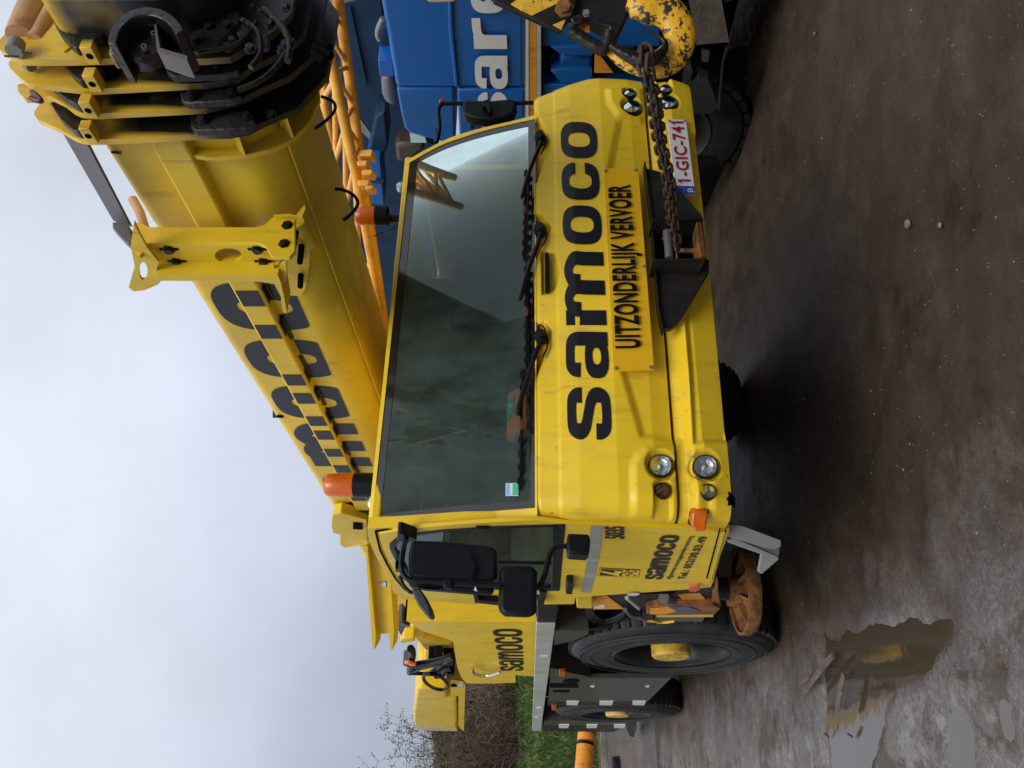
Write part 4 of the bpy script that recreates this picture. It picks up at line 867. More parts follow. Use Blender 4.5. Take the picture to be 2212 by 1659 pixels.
pr('mounting_block', B2, [(500, 1010), (612, 1008), (618, 1100), (500, 1098), (495, 1050)], ('X', XO - .05), .12, Mboom, crane, bevel=.008)
for k in range(3): tb('hydraulic_hose', B2, [(575 + k * 14, 1085), (600 + k * 16, 1170 - k * 12), (680 + k * 8, 1212 - k * 18), (760, 1205 - k * 20), (850, 1135 - k * 8)], ('X', XO + .05), .014, Mplas, outr)
tb('work_lamp', B2, [(1130, 1020), (1195, 1045)], ('X', XO - .05), [.035, .03], Mstrap, outr, smooth_k=0)
tb('lever', B2, [(850, 1110), (905, 1155), (980, 1170), (1000, 1215)], ('X', XO - .03), .014, Mstrap, outr)
tb('yellow_handle', B2, [(1000, 1185), (1060, 1190), (1120, 1200), (1210, 1190)], ('X', XO - .03), .010, Mboom, outr)
pr('danger_sticker', B2, [(620, 1098), (700, 1070), (705, 1100)], ('X', XO - .008), .002, Mwhite, outr)
tb('grab_bar', B2, [(862, 1020), (950, 1095)], ('X', XO - .05), .012, Mdeck, outr, smooth_k=0)
# the round foot plate stowed low
cpad = PZ(B5((1790, 375)), .46)
pad = MB().lathe(cpad, (0, 0, 1), [(.02, .02), (.235, .02), (.255, .05), (.255, .10), (.238, .10), (.235, .045), (.15, .04), (.14, .07), (.09, .08), (.09, .16), (0, .16)], 40).build('foot_plate', Mrust, crane)
for k in range(8):
    a = k / 8 * 2 * pi + .3; d_ = V((cos(a), sin(a), 0)); n_ = V((-sin(a), cos(a), 0)) * .006
    MB().prism([cpad + d_ * .10 - n_ + V((0, 0, .04)), cpad + d_ * .236 - n_ + V((0, 0, .04)), cpad + d_ * .236 - n_ + V((0, 0, .085)), cpad + d_ * .10 - n_ + V((0, 0, .12))], n_ * 2).build('rib', Mrust, pad, smooth=None)
MB().tube([cpad + V((0, 0, .05)), cpad + V((.0, 0, .42))], .055, 16).build('foot_ram', Mgrease, pad)
# --- wheels
def wheel(c_, Rr, X0, W_, steer=0):
    c_ = V((0, 0, 0)); prof = [(Rr * .53, .07), (Rr * .56, .01), (Rr * .60, -.004), (Rr * .72, -.006), (Rr * .84, .0), (Rr * .93, .018), (Rr * .975, .045), (Rr * .995, .09), (Rr, W_ / 2), (Rr * .995, W_ - .09), (Rr * .975, W_ - .045), (Rr * .93, W_ - .018), (Rr * .72, W_), (Rr * .56, W_)]
    mb = MB().lathe(c_, (1, 0, 0), prof, 72)
    for k in range(58):                                            # tread lugs
        for side in (0, 1):
            a = (k + .5 * side) / 58 * 2 * pi; er = V((0, cos(a), sin(a))); et = V((0, -sin(a), cos(a))); x0, x1 = ((.05, W_ * .40) if side == 0 else (W_ * .60, W_ - .05))
            q_ = [er * (Rr * .955) + et * s * .022 + V((x, 0, 0)) for s, x in ((-1, x0), (1, x0), (1, x1), (-1, x1))]; 
            q2 = [er * (Rr * (1.012 if 0 < i < 3 or True else 1)) + (p - er * p.dot(er)) for i, p in enumerate(q_)]
            mb.add(q_ + q2, [(0, 1, 5, 4), (1, 2, 6, 5), (2, 3, 7, 6), (3, 0, 4, 7), (4, 5, 6, 7)])
    root = mb.build('wheel', Mrub, crane, origin=V((0, 0, 0)), smooth=40)
    return root
def make_wheel(px_hub, Xo, Rr, W_, steer, Mhub):
    h = PX(px_hub, Xo + .02); cw = V((Xo, h.y, Rr * .995 - .02))
    rot = Matrix.Translation(cw) @ Matrix.Rotation(steer, 4, 'Z')
    def tr(o, par):
        pass
    w_ = wheel(None, Rr, Xo, W_)
    parts = []
    parts.append((MB().lathe((0, 0, 0), (1, 0, 0), [(Rr * .57, -.004), (Rr * .585, .004), (Rr * .545, .02), (Rr * .52, .05), (Rr * .49, .12), (Rr * .475, .20), (Rr * .45, .215), (Rr * .2, .22)], 56), 'rim', Mblack))
    parts.append((MB().lathe((0, 0, 0), (1, 0, 0), [(0, -.012), (Rr * .17, -.012), (Rr * .19, .006), (Rr * .19, .10), (Rr * .205, .11), (Rr * .215, .26)], 40), 'hub', Mhub))
    st_ = MB()
    for k in range(10):
        a = k / 10 * 2 * pi; st_.lathe((.195, Rr * .36 * cos(a), Rr * .36 * sin(a)), (-1, 0, 0), [(.018, 0), (.018, .03), (0, .03)], 6)
    parts.append((st_, 'wheel_nuts', Mblack))
    st_ = MB()
    for k in range(3):
        a = k / 3 * 2 * pi + .4; st_.tube([(-.008, Rr * .05 * cos(a), Rr * .05 * sin(a)), (-.008, Rr * .12 * cos(a + .3), Rr * .12 * sin(a + .3))], .006, 6)
    parts.append((st_, 'hub_casting', Mgrease))
    rg = MB()
    for rr_ in (.66, .80, .90): rg.lathe((0, 0, 0), (1, 0, 0), [(Rr * rr_ - .006, -.003), (Rr * rr_ - .003, -.0085), (Rr * rr_ + .003, -.0085), (Rr * rr_ + .006, -.001)], 64)
    parts.append((rg, 'sidewall_ring', Mrub))
    w_.location = cw - ORG['mobile_crane']; w_.rotation_euler = (0, 0, steer)
    for mb, nm, mt in parts:
        o = mb.build(nm, mt, None, origin=V((0, 0, 0)), smooth=40); o.parent = w_
    return w_, cw
w1, c1w = make_wheel(B5((1185, 826)), 1.09, .765, .42, R(2), mat('scuffed_hub_paint', (.62, .40, .04), .55, var=.2, vscale=9, dirt=(.16, .09, .04), damt=.9, dscale=12, dstretch=(1, 1, 1), chip=(.06, .04, .03), chamt=.35, chscale=24, bump=.3))
w2, c2w = make_wheel(B5((818, 1265)), 1.12, .765, .42, 0, mat('pale_hub', (.62, .42, .12), .5, dirt=(.3, .2, .1), damt=.6))
for w_, cw in ((w1, c1w), (w2, c2w)):          # the wheels of the far side
    o = w_.copy(); col.objects.link(o); o.parent = crane; o.rotation_euler = (0, 0, pi); o.location = V((4.5 - cw.x - .05, cw.y, cw.z)) - ORG['mobile_crane']
    for ch in list(w_.children): c2 = ch.copy(); col.objects.link(c2); c2.parent = o
MB().tube([(1.3, c1w.y, .72), (3.2, c1w.y, .72)], .13, 16).build('axle', Mdark, crane); MB().tube([(1.3, c2w.y, .72), (3.2, c2w.y, .72)], .13, 16).build('axle', Mdark, crane)
# --- deck, side panels
XD = 1.13
MB().prism([PX(B4(p), XD) for p in [(1312, 615), (1450, 615), (1345, 1390), (1282, 1390)]], (.05, 0, 0)).build('deck_edge', Mdeck, crane, bevel=.003)
for z_, pts in ((B4, [(1338, 843), (1398, 843), (1397, 856), (1337, 856)]), (B4, [(1302, 1286), (1330, 1286), (1330, 1296), (1302, 1296)]), (B4, [(1312, 1220), (1350, 1218), (1345, 1230), (1310, 1230)])): pr('deck_marker', z_, pts, ('X', XD - .004), .004, Mwhite, crane)
d0, d1 = PX(B4((1312, 615)), XD), PX(B4((1282, 1390)), XD)
MB().box((XD + .052, 3.30), (d0.y - .6, d1.y), (d0.z - .06, d0.z - .01)).build('deck', Mpanel, crane)
pr('deck_corner', B4, [(1314, 470), (1478, 475), (1452, 613), (1314, 613)], ('X', XD + .01), .3, Mplas, crane, bevel=.01)
pr('side_panel', B5, [(308, 1007), (1186, 1005), (1010, 1180), (290, 1180)], ('X', XD + .01), .04, Mpanel, crane)
pr('wheel_arch', B5, [(305, 935), (380, 945), (480, 975), (600, 1000), (300, 1004)], ('X', XD + .01), .35, Mpanel, crane)
pr('wheel_arch', B5, [(335, 660), (585, 660), (580, 690), (480, 735), (335, 768)], ('X', XD + .01), .35, Mpanel, crane)
pr('mudguard', B5, [(340, 650), (1690, 640), (1700, 668), (340, 662)], ('X', XD + .04), .35, Mblack, crane)
pr('lower_fender', B5, [(265, 1320), (860, 1318), (870, 1345), (260, 1348)], ('X', XD + .01), .3, Mpanel, crane)
pr('rear_panel', B5, [(255, 1348), (860, 1345), (770, 1398), (250, 1392)], ('X', XD + .01), .3, Mblack, crane)
for a, b_ in ((425, 515), (665, 765), (905, 1000)): pr('white_check', B5, [(a, 1178), (b_, 1178), (b_ - 12, 1205), (a, 1203)], ('X', XD), .01, Mwhite, crane)
pr('black_check_strip', B5, [(290, 1180), (1010, 1180), (990, 1206), (285, 1206)], ('X', XD + .008), .04, Mblack, crane)
for a, b_ in ((370, 445), (570, 650), (770, 852)): pr('white_check', B5, [(a, 1347), (b_, 1346), (b_ - 8, 1370), (a, 1370)], ('X', XD), .01, Mwhite, crane)
pr('side_marker_lamp', B5, [(372, 962), (415, 965), (415, 998), (372, 998)], ('X', XD - .02), .03, Mamb, crane, bevel=.004)
pr('side_marker_lamp', B5, [(318, 1210), (352, 1212), (350, 1240), (318, 1240)], ('X', XD - .02), .03, Mamb, crane, bevel=.004)
pr('panel_slot', B5, [(305, 1050), (505, 1050), (513, 1078), (305, 1078)], ('X', XD + .003), .01, Mdark, crane)
pr('panel_slot', B5, [(325, 1100), (440, 1098), (450, 1105), (435, 1112), (325, 1110)], ('X', XD + .003), .01, Mdark, crane)
c_ = [(460 + 60 * cos(a / 16 * 2 * pi), 1030 + 13 * sin(a / 16 * 2 * pi)) for a in range(16)]
pr('round_opening', B5, c_, ('X', XD + .003), .008, Mdark, crane)
for p in ((612, 1072), (1012, 1072)): pr('panel_latch', B5, [(p[0] - 15, p[1]), (p[0] + 15, p[1] - 4), (p[0] + 10, p[1] + 8)], ('X', XD), .01, Mdeck, crane)
pr('rear_stub', B5, [(845, 1330), (930, 1315), (935, 1380), (915, 1440), (880, 1430), (860, 1375)], ('X', XD + .05), .2, Mgrease, crane, bevel=.02)
# --- yellow deck hood with 'samoco'
XH = 1.26
side = [(1310, 600), (1310, 996), (1160, 984)] ; hc = cr([(*B4(p), 0) for p in [(1162, 1040), (960, 1046), (830, 1045), (790, 1030), (750, 960), (730, 880), (718, 800), (706, 745), (660, 720), (560, 690), (480, 660), (410, 615), (350, 575), (315, 530), (298, 480)]], 4)
hp = [B4(p) for p in side] + [(p[0], p[1]) for p in hc if p[1] > B4((0, 597))[1] or True]
hp = [PX(p, XH) for p in [B4((1310, 600)), B4((1310, 996)), B4((1160, 984))]] + [PX((p[0], p[1]), XH) for p in hc]
yf = hp[0].y; hp = [V((p.x, max(p.y, yf), p.z)) for p in hp]
tp = max(p.z for p in hp); hp.append(V((XH, yf, tp)))
hood = MB().prism(hp, (1.1, 0, 0)).build('deck_hood', Mcab, crane, bevel=.07, bseg=5)
hl = quadmap(B4, (1222, 952), (1208, 643), (992, 643), (1050, 952), ('X', XH))
x0 = 0
for ch, wd in zip('samoco', (.15, .165, .22, .16, .145, .16)):
    f_ = lambda s, t_, o=0, x0=x0, wd=wd: hl(x0 + s * wd * .92, t_, o); letter(ch, f_, 'hood_letter', Mdecal, hood, sw=.30, hw=.17); x0 += wd
tb('grab_handle', B4, [(850, 935), (858, 965), (900, 985), (980, 985), (1050, 962)], ('X', XH - .05), .016, Mchrome, hood)
# superstructure, hoses, counterweight in the rear
pr('machine_house', B4, [(360, 640), (440, 620), (700, 745), (725, 880), (700, 900), (500, 800), (455, 740)], ('X', 1.75), .8, Mcab, crane, bevel=.02)
pr('winch_housing', B4, [(500, 810), (700, 780), (790, 900), (800, 1090), (500, 1090)], ('X', 1.9), .8, Mcab, crane, bevel=.02)
cw_ = pr('counterweight', C4, [(665, 1150), (705, 1140), (985, 1150), (995, 1235), (1095, 1240), (1100, 1330), (1100, 1555), (1112, 1600), (800, 1595), (650, 1545), (628, 1500), (630, 1400), (650, 1250)], ('X', 1.6), 1.2, Mboom, crane, bevel=.04, bseg=3)
pr('worn_edge', C4, [(640, 1545), (800, 1550), (1095, 1560), (1108, 1600), (800, 1597), (690, 1580)], ('X', 1.592), .01, Mcream, cw_)
pr('counterweight_base', C4, [(1035, 1040), (1170, 1060), (1195, 1100), (1180, 1570), (1182, 1602), (1150, 1580), (1120, 1540), (1120, 1220), (1035, 1215)], ('X', 1.55), 1.2, Mboom, crane)
pr('counterweight_slot', C4, [(1040, 1090), (1075, 1085), (1105, 1100), (1100, 1120), (1040, 1122)], ('X', 1.545), .01, Mdark, crane)
pr('danger_sticker', C4, [(1115, 1100), (1165, 1072), (1165, 1135)], ('X', 1.545), .003, Mwhite, crane)
for pts, r_ in (([(610, 890), (700, 870), (820, 850), (1060, 780)], .05), ([(620, 940), (760, 890), (900, 860), (1070, 850)], .045), ([(610, 970), (740, 975), (860, 985), (900, 1000)], .03), ([(830, 960), (900, 900), (1000, 830), (1070, 800)], .04), ([(600, 700), (620, 760), (600, 880), (590, 960)], .05), ([(870, 990), (940, 980), (960, 920), (1050, 900)], .06)):
    tb('hydraulic_hose', C4, pts, ('X', 1.55), r_ * .8, Mplas, crane)
loopq = [(870 + 130 * cos(a / 20 * 2 * pi) + 25 * sin(a / 20 * 2 * pi), 1060 + 85 * sin(a / 20 * 2 * pi) + 30 * cos(a / 20 * 2 * pi)) for a in range(20)]
MB().tube([PX(C4(p), 1.5) for p in loopq], .022, 8, closed=True).build('hydraulic_hose', Mplas, crane)
pr('hose_manifold', C4, [(515, 875), (560, 855), (580, 830), (640, 840), (640, 900), (600, 985), (575, 985), (575, 905), (520, 890)], ('X', 1.5), .15, Mplas, crane, bevel=.01)
for q_ in ((572, 838), (622, 855)): MB().lathe(PX(C4(q_), 1.49), (-1, 0, 0), [(.04, 0), (.04, .03), (0, .03)], 10).build('orange_cap', Mkit, crane)
for q_ in ((850, 860, 60), (940, 950, 50), (1010, 870, 50), (1030, 1010, 45), (900, 800, 40)):
    pr('valve_block', C4, [(q_[0] - q_[2], q_[1] - q_[2] * .6), (q_[0] + q_[2], q_[1] - q_[2] * .6), (q_[0] + q_[2], q_[1] + q_[2] * .6), (q_[0] - q_[2], q_[1] + q_[2] * .6)], ('X', 1.6), .15, Mplas, crane, bevel=.01)
# channel beam over the deck
def PE(z, p): y = z(p)[1]; k = (y - 1170) / 225; return PD(z(p), 6.1 + .6 * k)
arm_ = MB().prism([PE(B3, p) for p in [(462, 815), (612, 820), (640, 1465), (520, 1465)]], f0 * .05).build('support_beam', Mboom, crane)
MB().prism([PE(B3, p) - f0 * .08 for p in [(455, 815), (470, 815), (530, 1465), (522, 1555), (508, 1552), (500, 1465)]], f0 * .25).build('beam_flange', Mboom, arm_)
MB().prism([PE(B3, p) - f0 * .08 for p in [(606, 950), (630, 950), (660, 1440), (648, 1560), (634, 1560), (628, 1465)]], f0 * .25).build('beam_flange', Mboom, arm_)
MB().prism([PE(B3, p) - f0 * .02 for p in [(537, 1100), (600, 1065), (605, 1135)]], f0 * .01).build('danger_sticker', Mwhite, arm_)
MB().prism([PE(B3, p) - f0 * .025 for p in [(548, 1100), (596, 1074), (600, 1126)]], f0 * .004).build('sticker_edge', Mdecal, arm_)
MB().prism([PE(B3, p) - f0 * .028 for p in [(556, 1100), (592, 1081), (595, 1120)]], f0 * .002).build('sticker_face', Mwhite, arm_)
pr('clamp', B3, [(675, 1380), (700, 1370), (725, 1400), (765, 1405), (765, 1420), (730, 1420), (700, 1480), (670, 1420)], ('X', 1.5), .15, Mgrease, crane)
pr('side_bracket', B3, [(625, 1090), (660, 1095), (760, 1190), (1250, 1230), (1250, 1255), (700, 1215), (640, 1160)], ('X', XL + .10), .2, Mboom, crane)
pr('lug', B3, [(690, 1515), (720, 1500), (790, 1500), (800, 1520), (700, 1540)], ('X', 1.6), .3, Mboom, crane, bevel=.01)
pr('machine_shoulder', B3, [(730, 1430), (800, 1400), (880, 1500), (1080, 1530), (1075, 1550), (850, 1555), (790, 1500)], ('X', 1.7), .6, Mcab, crane, bevel=.03)
# boom foot behind the cab roof
pr('boom_foot', B3, [(200, 602), (260, 590), (450, 640), (460, 815), (290, 845), (255, 820), (255, 750), (205, 735), (190, 690)], ('X', 1.86), .08, Mboom, crane, bevel=.006)
pr('foot_window', B3, [(350, 665), (418, 668), (420, 712), (350, 708)], ('X', 1.85), .012, Mdark, crane)

# ================================================================== BOOM
def section(hw, top, bot, rt_=.07, rb=.17, cx=2.29):
    q_ = []
    for sx_, sz, r_ in ((-1, 1, rt_), (1, 1, rt_), (1, -1, rb), (-1, -1, rb)):
        ccx = cx + sx_ * (hw - r_); ccz = (top - r_) if sz > 0 else (bot + r_); a0 = {(-1, 1): pi, (1, 1): pi / 2, (1, -1): 0, (-1, -1): -pi / 2}[(sx_, sz)]
        for i in range(9): a = a0 - pi / 2 * i / 8; q_.append((ccx + r_ * cos(a), ccz + r_ * sin(a)))
    return q_
def extr(name, sec, y0, y1, material, parent, **kw):
    return MB().prism([V((x, y0, z)) for x, z in sec], (0, y1 - y0, 0)).build(name, material, parent, **kw)
boom = extr('boom', section(.335, H + 1.445, H + .835), 1.84, 12.5, Mboom, crane, smooth=50)
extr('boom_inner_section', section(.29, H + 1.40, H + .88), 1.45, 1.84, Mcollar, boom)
XB = 2.29 - .335
# weld seam and rail with the lettering over it
MB().tube([(2.045, 1.9, H + .838), (2.045, 12, H + .838)], .004, 6).build('weld_seam', Mboom, boom)
XRL = XB - .045
rail = MB().box((XRL, XB + .01), (1.86, 12.2), (H + 1.115, H + 1.235)).build('side_rail', Mboom, boom, bevel=.012, bseg=3)
for k in range(26):
    y = 2.75 + k * .34; MB().box((XB - .012, XB + .004), (y - .10, y + .08), (H + 1.098, H + 1.1145)).build('rail_shade_clip', Mgrease, rail, bevel=.004)  # dark weld clips that also draw the shade under the rail
BL = [('o', 628, 331), ('c', 925, 690), ('o', 1180, 975), ('m', 1476, 1212), ('a', 1720, 1560), ('s', 1960, 1800)]
# letters in boom coordinates: Y from the picture columns on the side plane
def boomY(zx, zy): return PX(A4((zx, zy)), XB).y
ltr = [('o', (520, 630), (520, 331)), ('c', (690, 925), (680, 690)), ('o', (820, 1180), (800, 975)), ('m', (960, 1476), (940, 1212))]
yl = [(ch, boomY(*a), boomY(*b_)) for ch, a, b_ in ltr]
wl = yl[2][1] - yl[2][2]; gap = .14
yl += [('a', yl[3][1] + gap + wl, yl[3][1] + gap), ('s', yl[3][1] + 2 * (gap + wl), yl[3][1] + 2 * gap + wl)]
zlo, zhi = H + .945, H + 1.375
for ch, ya, yb_ in yl:
    fn = lambda s, t_, o=0, ya=ya, yb_=yb_: V((XB - .003 - o, lerp(ya, yb_, s), max(lerp(zlo, zhi, t_), H + 1.0)))
    letter(ch, fn, 'boom_letter', Mdecalb, boom, sw=.34, hw=.22)
    for vs_, fs_ in [(0, 0)]: pass
    strokes = {'o': [(0, .3), (.7, 1)], 'c': [(0, .3)], 'm': [(0, .19), (.41, .59), (.81, 1)], 'a': [(.05, .35), (.68, .97)], 's': [(.1, .35), (.65, .9)]}[ch]
    for a, b_ in strokes:
        MB().box((XRL - .003, XRL - .001), (lerp(ya, yb_, b_), lerp(ya, yb_, a)), (H + 1.128, H + 1.222)).box((XRL + .010, XB), (lerp(ya, yb_, b_), lerp(ya, yb_, a)), (H + 1.111, H + 1.113)).build('rail_lettering', Mdecalb, rail, smooth=None)
text('1', quadmap(A1, (757, 940), (757, 957), (692, 950), (692, 932), ('X', XB)), 'boom_mark', Mdecal, boom)
c_ = PX(A4((636, 1168)), XB - .002); MB().lathe(c_, (-1, 0, 0), [(.02, 0), (.02, .002), (0, .002)], 16).build('drain_hole', Mdark, boom)
# front collars with lugs, wear plates, grease and painted contact shade
CY = [1.83, 1.745, 1.675, 1.60]
COL = [[(400, 1175), (374, 1212), (374, 1252), (400, 1292), (640, 1400), (800, 1490), (870, 1514), (960, 1524), (1060, 1522), (1600, 1500), (2212, 1462), (2480, 1455), (2700, 1415), (2860, 1330)],
       [(300, 905), (200, 915), (190, 940), (200, 1000), (260, 1062), (330, 1060), (350, 1000), (400, 1040), (480, 1040), (550, 1048), (680, 1110), (780, 1190), (850, 1222), (950, 1238), (1100, 1236), (2212, 1180), (2600, 1090), (2800, 980)],
       [(180, 650), (105, 662), (92, 700), (110, 740), (235, 860), (300, 905), (600, 935), (930, 972), (1100, 965), (2212, 905), (2550, 860), (2740, 720)],
       [(0, 425), (-20, 480), (0, 545), (100, 600), (200, 640), (255, 650), (700, 650), (1100, 640), (1230, 635), (2212, 640), (2500, 620), (2700, 500)]]
for k, (yy, pts) in enumerate(zip(CY, COL)):
    L3 = [PY(C3(p), yy) for p in pts]; zb_ = H + .665 + .02 * k
    L3 = [p for p in L3 if p.z > zb_]; 
    # rounded lower corner, then mirrored to the far side
    last = L3[-1]; cxm = 2.29
    L3.append(V((last.x + (.06), yy, (last.z + zb_) / 2 - .01))) if last.z - zb_ > .06 else None
    L3.append(V((2.14, yy, zb_)))
    Rt = [V((2 * cxm - p.x, yy, p.z)) for p in reversed(L3) if p.z < H + 1.42]
    mc_ = boom_grease_shade(min(p.x for p in L3), 1.34) if k < 3 else boom_grease_shade(9, 1)
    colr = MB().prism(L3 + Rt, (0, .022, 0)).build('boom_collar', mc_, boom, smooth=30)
# lower ring and gussets of the rearmost collar
ro = [PY(A1(p), 1.97) for p in [(1180, 968), (1320, 988), (1530, 970), (1700, 935), (1830, 865), (1930, 760), (1990, 620)]]
rgp = MB().prism([V((p.x, 1.965, p.z)) for p in ro] + [V((2.45, 1.965, H + .78)), V((2.2, 1.965, H + .95)), V((XB + .02, 1.965, H + 1.08))], (0, .018, 0)).build('collar_ring', Mboom, boom)
for p, q_ in (((1480, 830), (1530, 970)), ((1780, 715), (1830, 860))):
    a, b_ = PY(A1(p), 1.85), PY(A1(q_), 1.965); d_ = V((.06, 0, .03))
    MB().prism([a, b_, b_ + V((.14, 0, .10)), a + V((.14, 0, .10))], (0.0, 0, .008)).build('collar_gusset', Mboom, rgp)
# square lugs
for (x, y), yy in (((560, 285), 1.60), ((575, 460), 1.675), ((550, 625), 1.745), ((550, 785), 1.83)):
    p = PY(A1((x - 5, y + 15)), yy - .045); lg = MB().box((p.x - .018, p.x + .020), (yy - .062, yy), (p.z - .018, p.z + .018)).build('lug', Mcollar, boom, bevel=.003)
    MB().lathe(V((p.x - .0185, yy - .032, p.z)), (-1, 0, 0), [(.010, 0), (.010, .001), (0, .001)], 14).build('lug_hole', Mdark, lg)
# dark angular slide blocks beside the ears
for k, (pts, yy) in enumerate((([(565, 190), (640, 140), (780, 100), (900, 60), (1110, 170), (1210, 240), (1100, 400), (930, 480), (820, 525), (770, 490), (650, 370)], 1.575), ([(640, 640), (720, 650), (1100, 650), (1130, 760), (920, 870), (860, 880), (780, 810)], 1.66), ([(540, 930), (640, 950), (950, 980), (950, 1100), (850, 1155), (740, 1090)], 1.73), ([(540, 1120), (600, 1080), (860, 1230), (960, 1300), (940, 1390), (850, 1435), (790, 1420), (650, 1290)], 1.81))):
    sb = pr('slide_block', C3, pts, ('Y', yy - .02), .03, Mgrease, boom, bevel=.004)
for p in ((700, 110), (790, 290), (830, 265)): bolt(boom, PY(C3(p), 1.55), (-.3, -1, 0), .016, .03, Mstrap, 'bolt_head')
# lower dark wear plates with bolts
Mwear = mat('worn_dark_plate', (.030, .027, .025), .45, spec=.4, var=.4, vscale=14, dirt=(.008, .007, .006), damt=.9, dscale=9, dstretch=(1, 1, 1), bump=.6, bscale=45, chip=(.10, .045, .02), chamt=.15, chscale=25)
for pts, r_ in (([(1100, 120), (1180, 60), (1330, 20), (1500, -20)], .012), ([(1500, 120), (1600, 200), (1620, 330), (1560, 420)], .009), ([(1640, 60), (1740, 150), (1800, 260), (1790, 380)], .011), ([(700, 340), (820, 395), (880, 405)], .005), ([(1240, 320), (1400, 300), (1520, 240), (1600, 130)], .007), ([(1480, 560), (1620, 500), (1730, 400), (1830, 250)], .008)):
    tb('grease_line', A1, pts, ('Y', 1.55), r_, Mgrease, boom, n=8)
rb_ = random.Random(31)
for i in range(16):
    p = (rb_.uniform(1180, 1780), rb_.uniform(20, 330)); bolt(boom, PY(A1(p), 1.575), (rb_.uniform(-.3, .1), -1, 0), rb_.uniform(.006, .012), rb_.uniform(.01, .03), Mwear, 'stud')
for p in ((1300, 120), (1500, 180), (1640, 260)):
    q_ = [(p[0] + rb_.uniform(35, 60) * cos(a / 7 * 2 * pi), p[1] + rb_.uniform(30, 50) * sin(a / 7 * 2 * pi)) for a in range(7)]; pr('keeper_plate', A1, q_, ('Y', 1.57), .02, Mwear, boom, bevel=.003)
for pts, yy in (([(1180, 225), (1205, 180), (1440, 62), (1490, 70), (1480, 150), (1340, 270), (1215, 310), (1175, 290)], 1.575), ([(1030, 440), (1075, 475), (1370, 465), (1480, 440), (1480, 380), (1060, 400)], 1.66), ([(1115, 560), (1130, 625), (1160, 640), (1440, 625), (1500, 600), (1450, 540), (1130, 540)], 1.73), ([(1185, 700), (1188, 790), (1215, 812), (1530, 800), (1590, 770), (1560, 690), (1220, 680)], 1.81)):
    pr('wear_plate', A1, pts, ('Y', yy - .015), .025, Mwear, boom, bevel=.004)
for p, yy in (((1225, 255), 1.56), ((1420, 170), 1.56), ((1130, 435), 1.64), ((1350, 420), 1.64), ((1190, 600), 1.71), ((1440, 580), 1.71), ((1260, 750), 1.79), ((1540, 725), 1.79), ((1690, 720), 1.79), ((1680, 160), 1.56), ((1780, 290), 1.56), ((1560, 310), 1.56)):
    bolt(boom, PY(A1(p), yy), (-.2, -1, 0), .012, .018, Mgrease, 'bolt_head')
# sheave guard, flange and boss on the nose
g0 = [(1600 + 430 * cos(a), 470 + 400 * sin(a)) for a in [R(180 + 10 * i) for i in range(0, 17)]]
g1 = [(1600 + 330 * cos(a), 490 + 330 * sin(a)) for a in [R(180 + 10 * i) for i in range(0, 17)]]
MB().prism([PY(C3(p), 1.44) for p in g0 + g1[::-1]], (0, .13, 0)).build('sheave_guard', Mgrease, boom, bevel=.004)
pr('rusty_flange', C3, [(1220, 330), (1380, 330), (1385, 510), (1360, 540), (1210, 600), (1180, 580)], ('Y', 1.49), .05, mat('bare_rusty_steel', (.18, .13, .11), .5, dirt=(.35, .09, .02), damt=1, dscale=16, dstretch=(1, 1, 1), chip=(.02, .015, .01), chamt=.4, chscale=20, bump=.3), boom, bevel=.004)
pr('guard_flange', C3, [(1670, 190), (1688, 190), (1740, 520), (2040, 610), (2035, 655), (1960, 640), (1710, 550)], ('Y', 1.47), .06, Mstrap, boom)
pr('guard_plate', C3, [(1780, 420), (1950, 390), (2050, 430), (2040, 600), (1760, 540)], ('Y', 1.53), .04, Mgrease, boom)
bs = PY(C3((1610, 590)), 1.54); boss = MB().lathe(bs, (-.15, -1, -.1), [(.062, 0), (.062, .035), (.052, .045), (0, .045)], 28).build('sheave_boss', Mgrease, boom)
for k in range(4): a = k * pi / 2 + .5; p = bs + V((cos(a) * .04, -.045, sin(a) * .04)); MB().lathe(p, (-.15, -1, -.1), [(.009, 0), (.009, .012), (.004, .012)], 10).build('boss_bolt', Mstrap, boss)
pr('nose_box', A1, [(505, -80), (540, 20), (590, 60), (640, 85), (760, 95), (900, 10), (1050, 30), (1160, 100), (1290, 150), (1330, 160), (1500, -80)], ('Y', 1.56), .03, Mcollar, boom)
for p, q_ in (((1960, 280), (2060, 350)), ((1950, 320), (2020, 385)), ((1990, 250), (2050, 300))): tb('hose_fitting', A1, [p, q_], ('Y', 1.53), .012, Mdark, boom, smooth_k=0)
tb('guide_hose', A1, [(1960, 800), (2040, 740), (2085, 680), (2070, 630), (2000, 600)], ('Y', 2.1), .006, Mplas, boom); tb('guide_hose', A2, [(240, 1370), (290, 1330), (330, 1270), (310, 1220), (250, 1185), (190, 1175)], ('Y', 2.6), .007, Mplas, boom)
# round rollers at the top
tb('roller', C3, [(225, 400), (310, 180), (420, -60)], ('Y', 1.60), .042, Mbeige, boom, smooth_k=0, n=20); tb('roller_rod', C3, [(380, 430), (520, 180), (640, -60)], ('Y', 1.60), .022, Mbeige, boom, smooth_k=0, n=16)
tb('roller', A1, [(825, 1240), (870, 1320), (900, 1420)], ('Y', 2.4), .018, Mbeige, boom, smooth_k=0, n=16)
pr('ear_web', C3, [(590, 265), (650, 370), (780, 500), (700, 560), (480, 520), (440, 480), (420, 430)], ('Y', 1.595), .012, Mboom, boom)
tb('ear_pin', C3, [(185, 460), (150, 560)], ('Y', 1.57), .024, Mgrey, boom, smooth_k=0, n=14); tb('ear_pin', C3, [(300, 700), (345, 720)], ('Y', 1.65), .018, Mgrey, boom, smooth_k=0, n=14)
tb('split_pin', C3, [(50, 610), (200, 615)], ('Y', 1.56), .003, Mgrease, boom, smooth_k=0, n=5); tb('split_pin', C3, [(240, 572), (345, 580)], ('Y', 1.56), .003, Mgrease, boom, smooth_k=0, n=5)
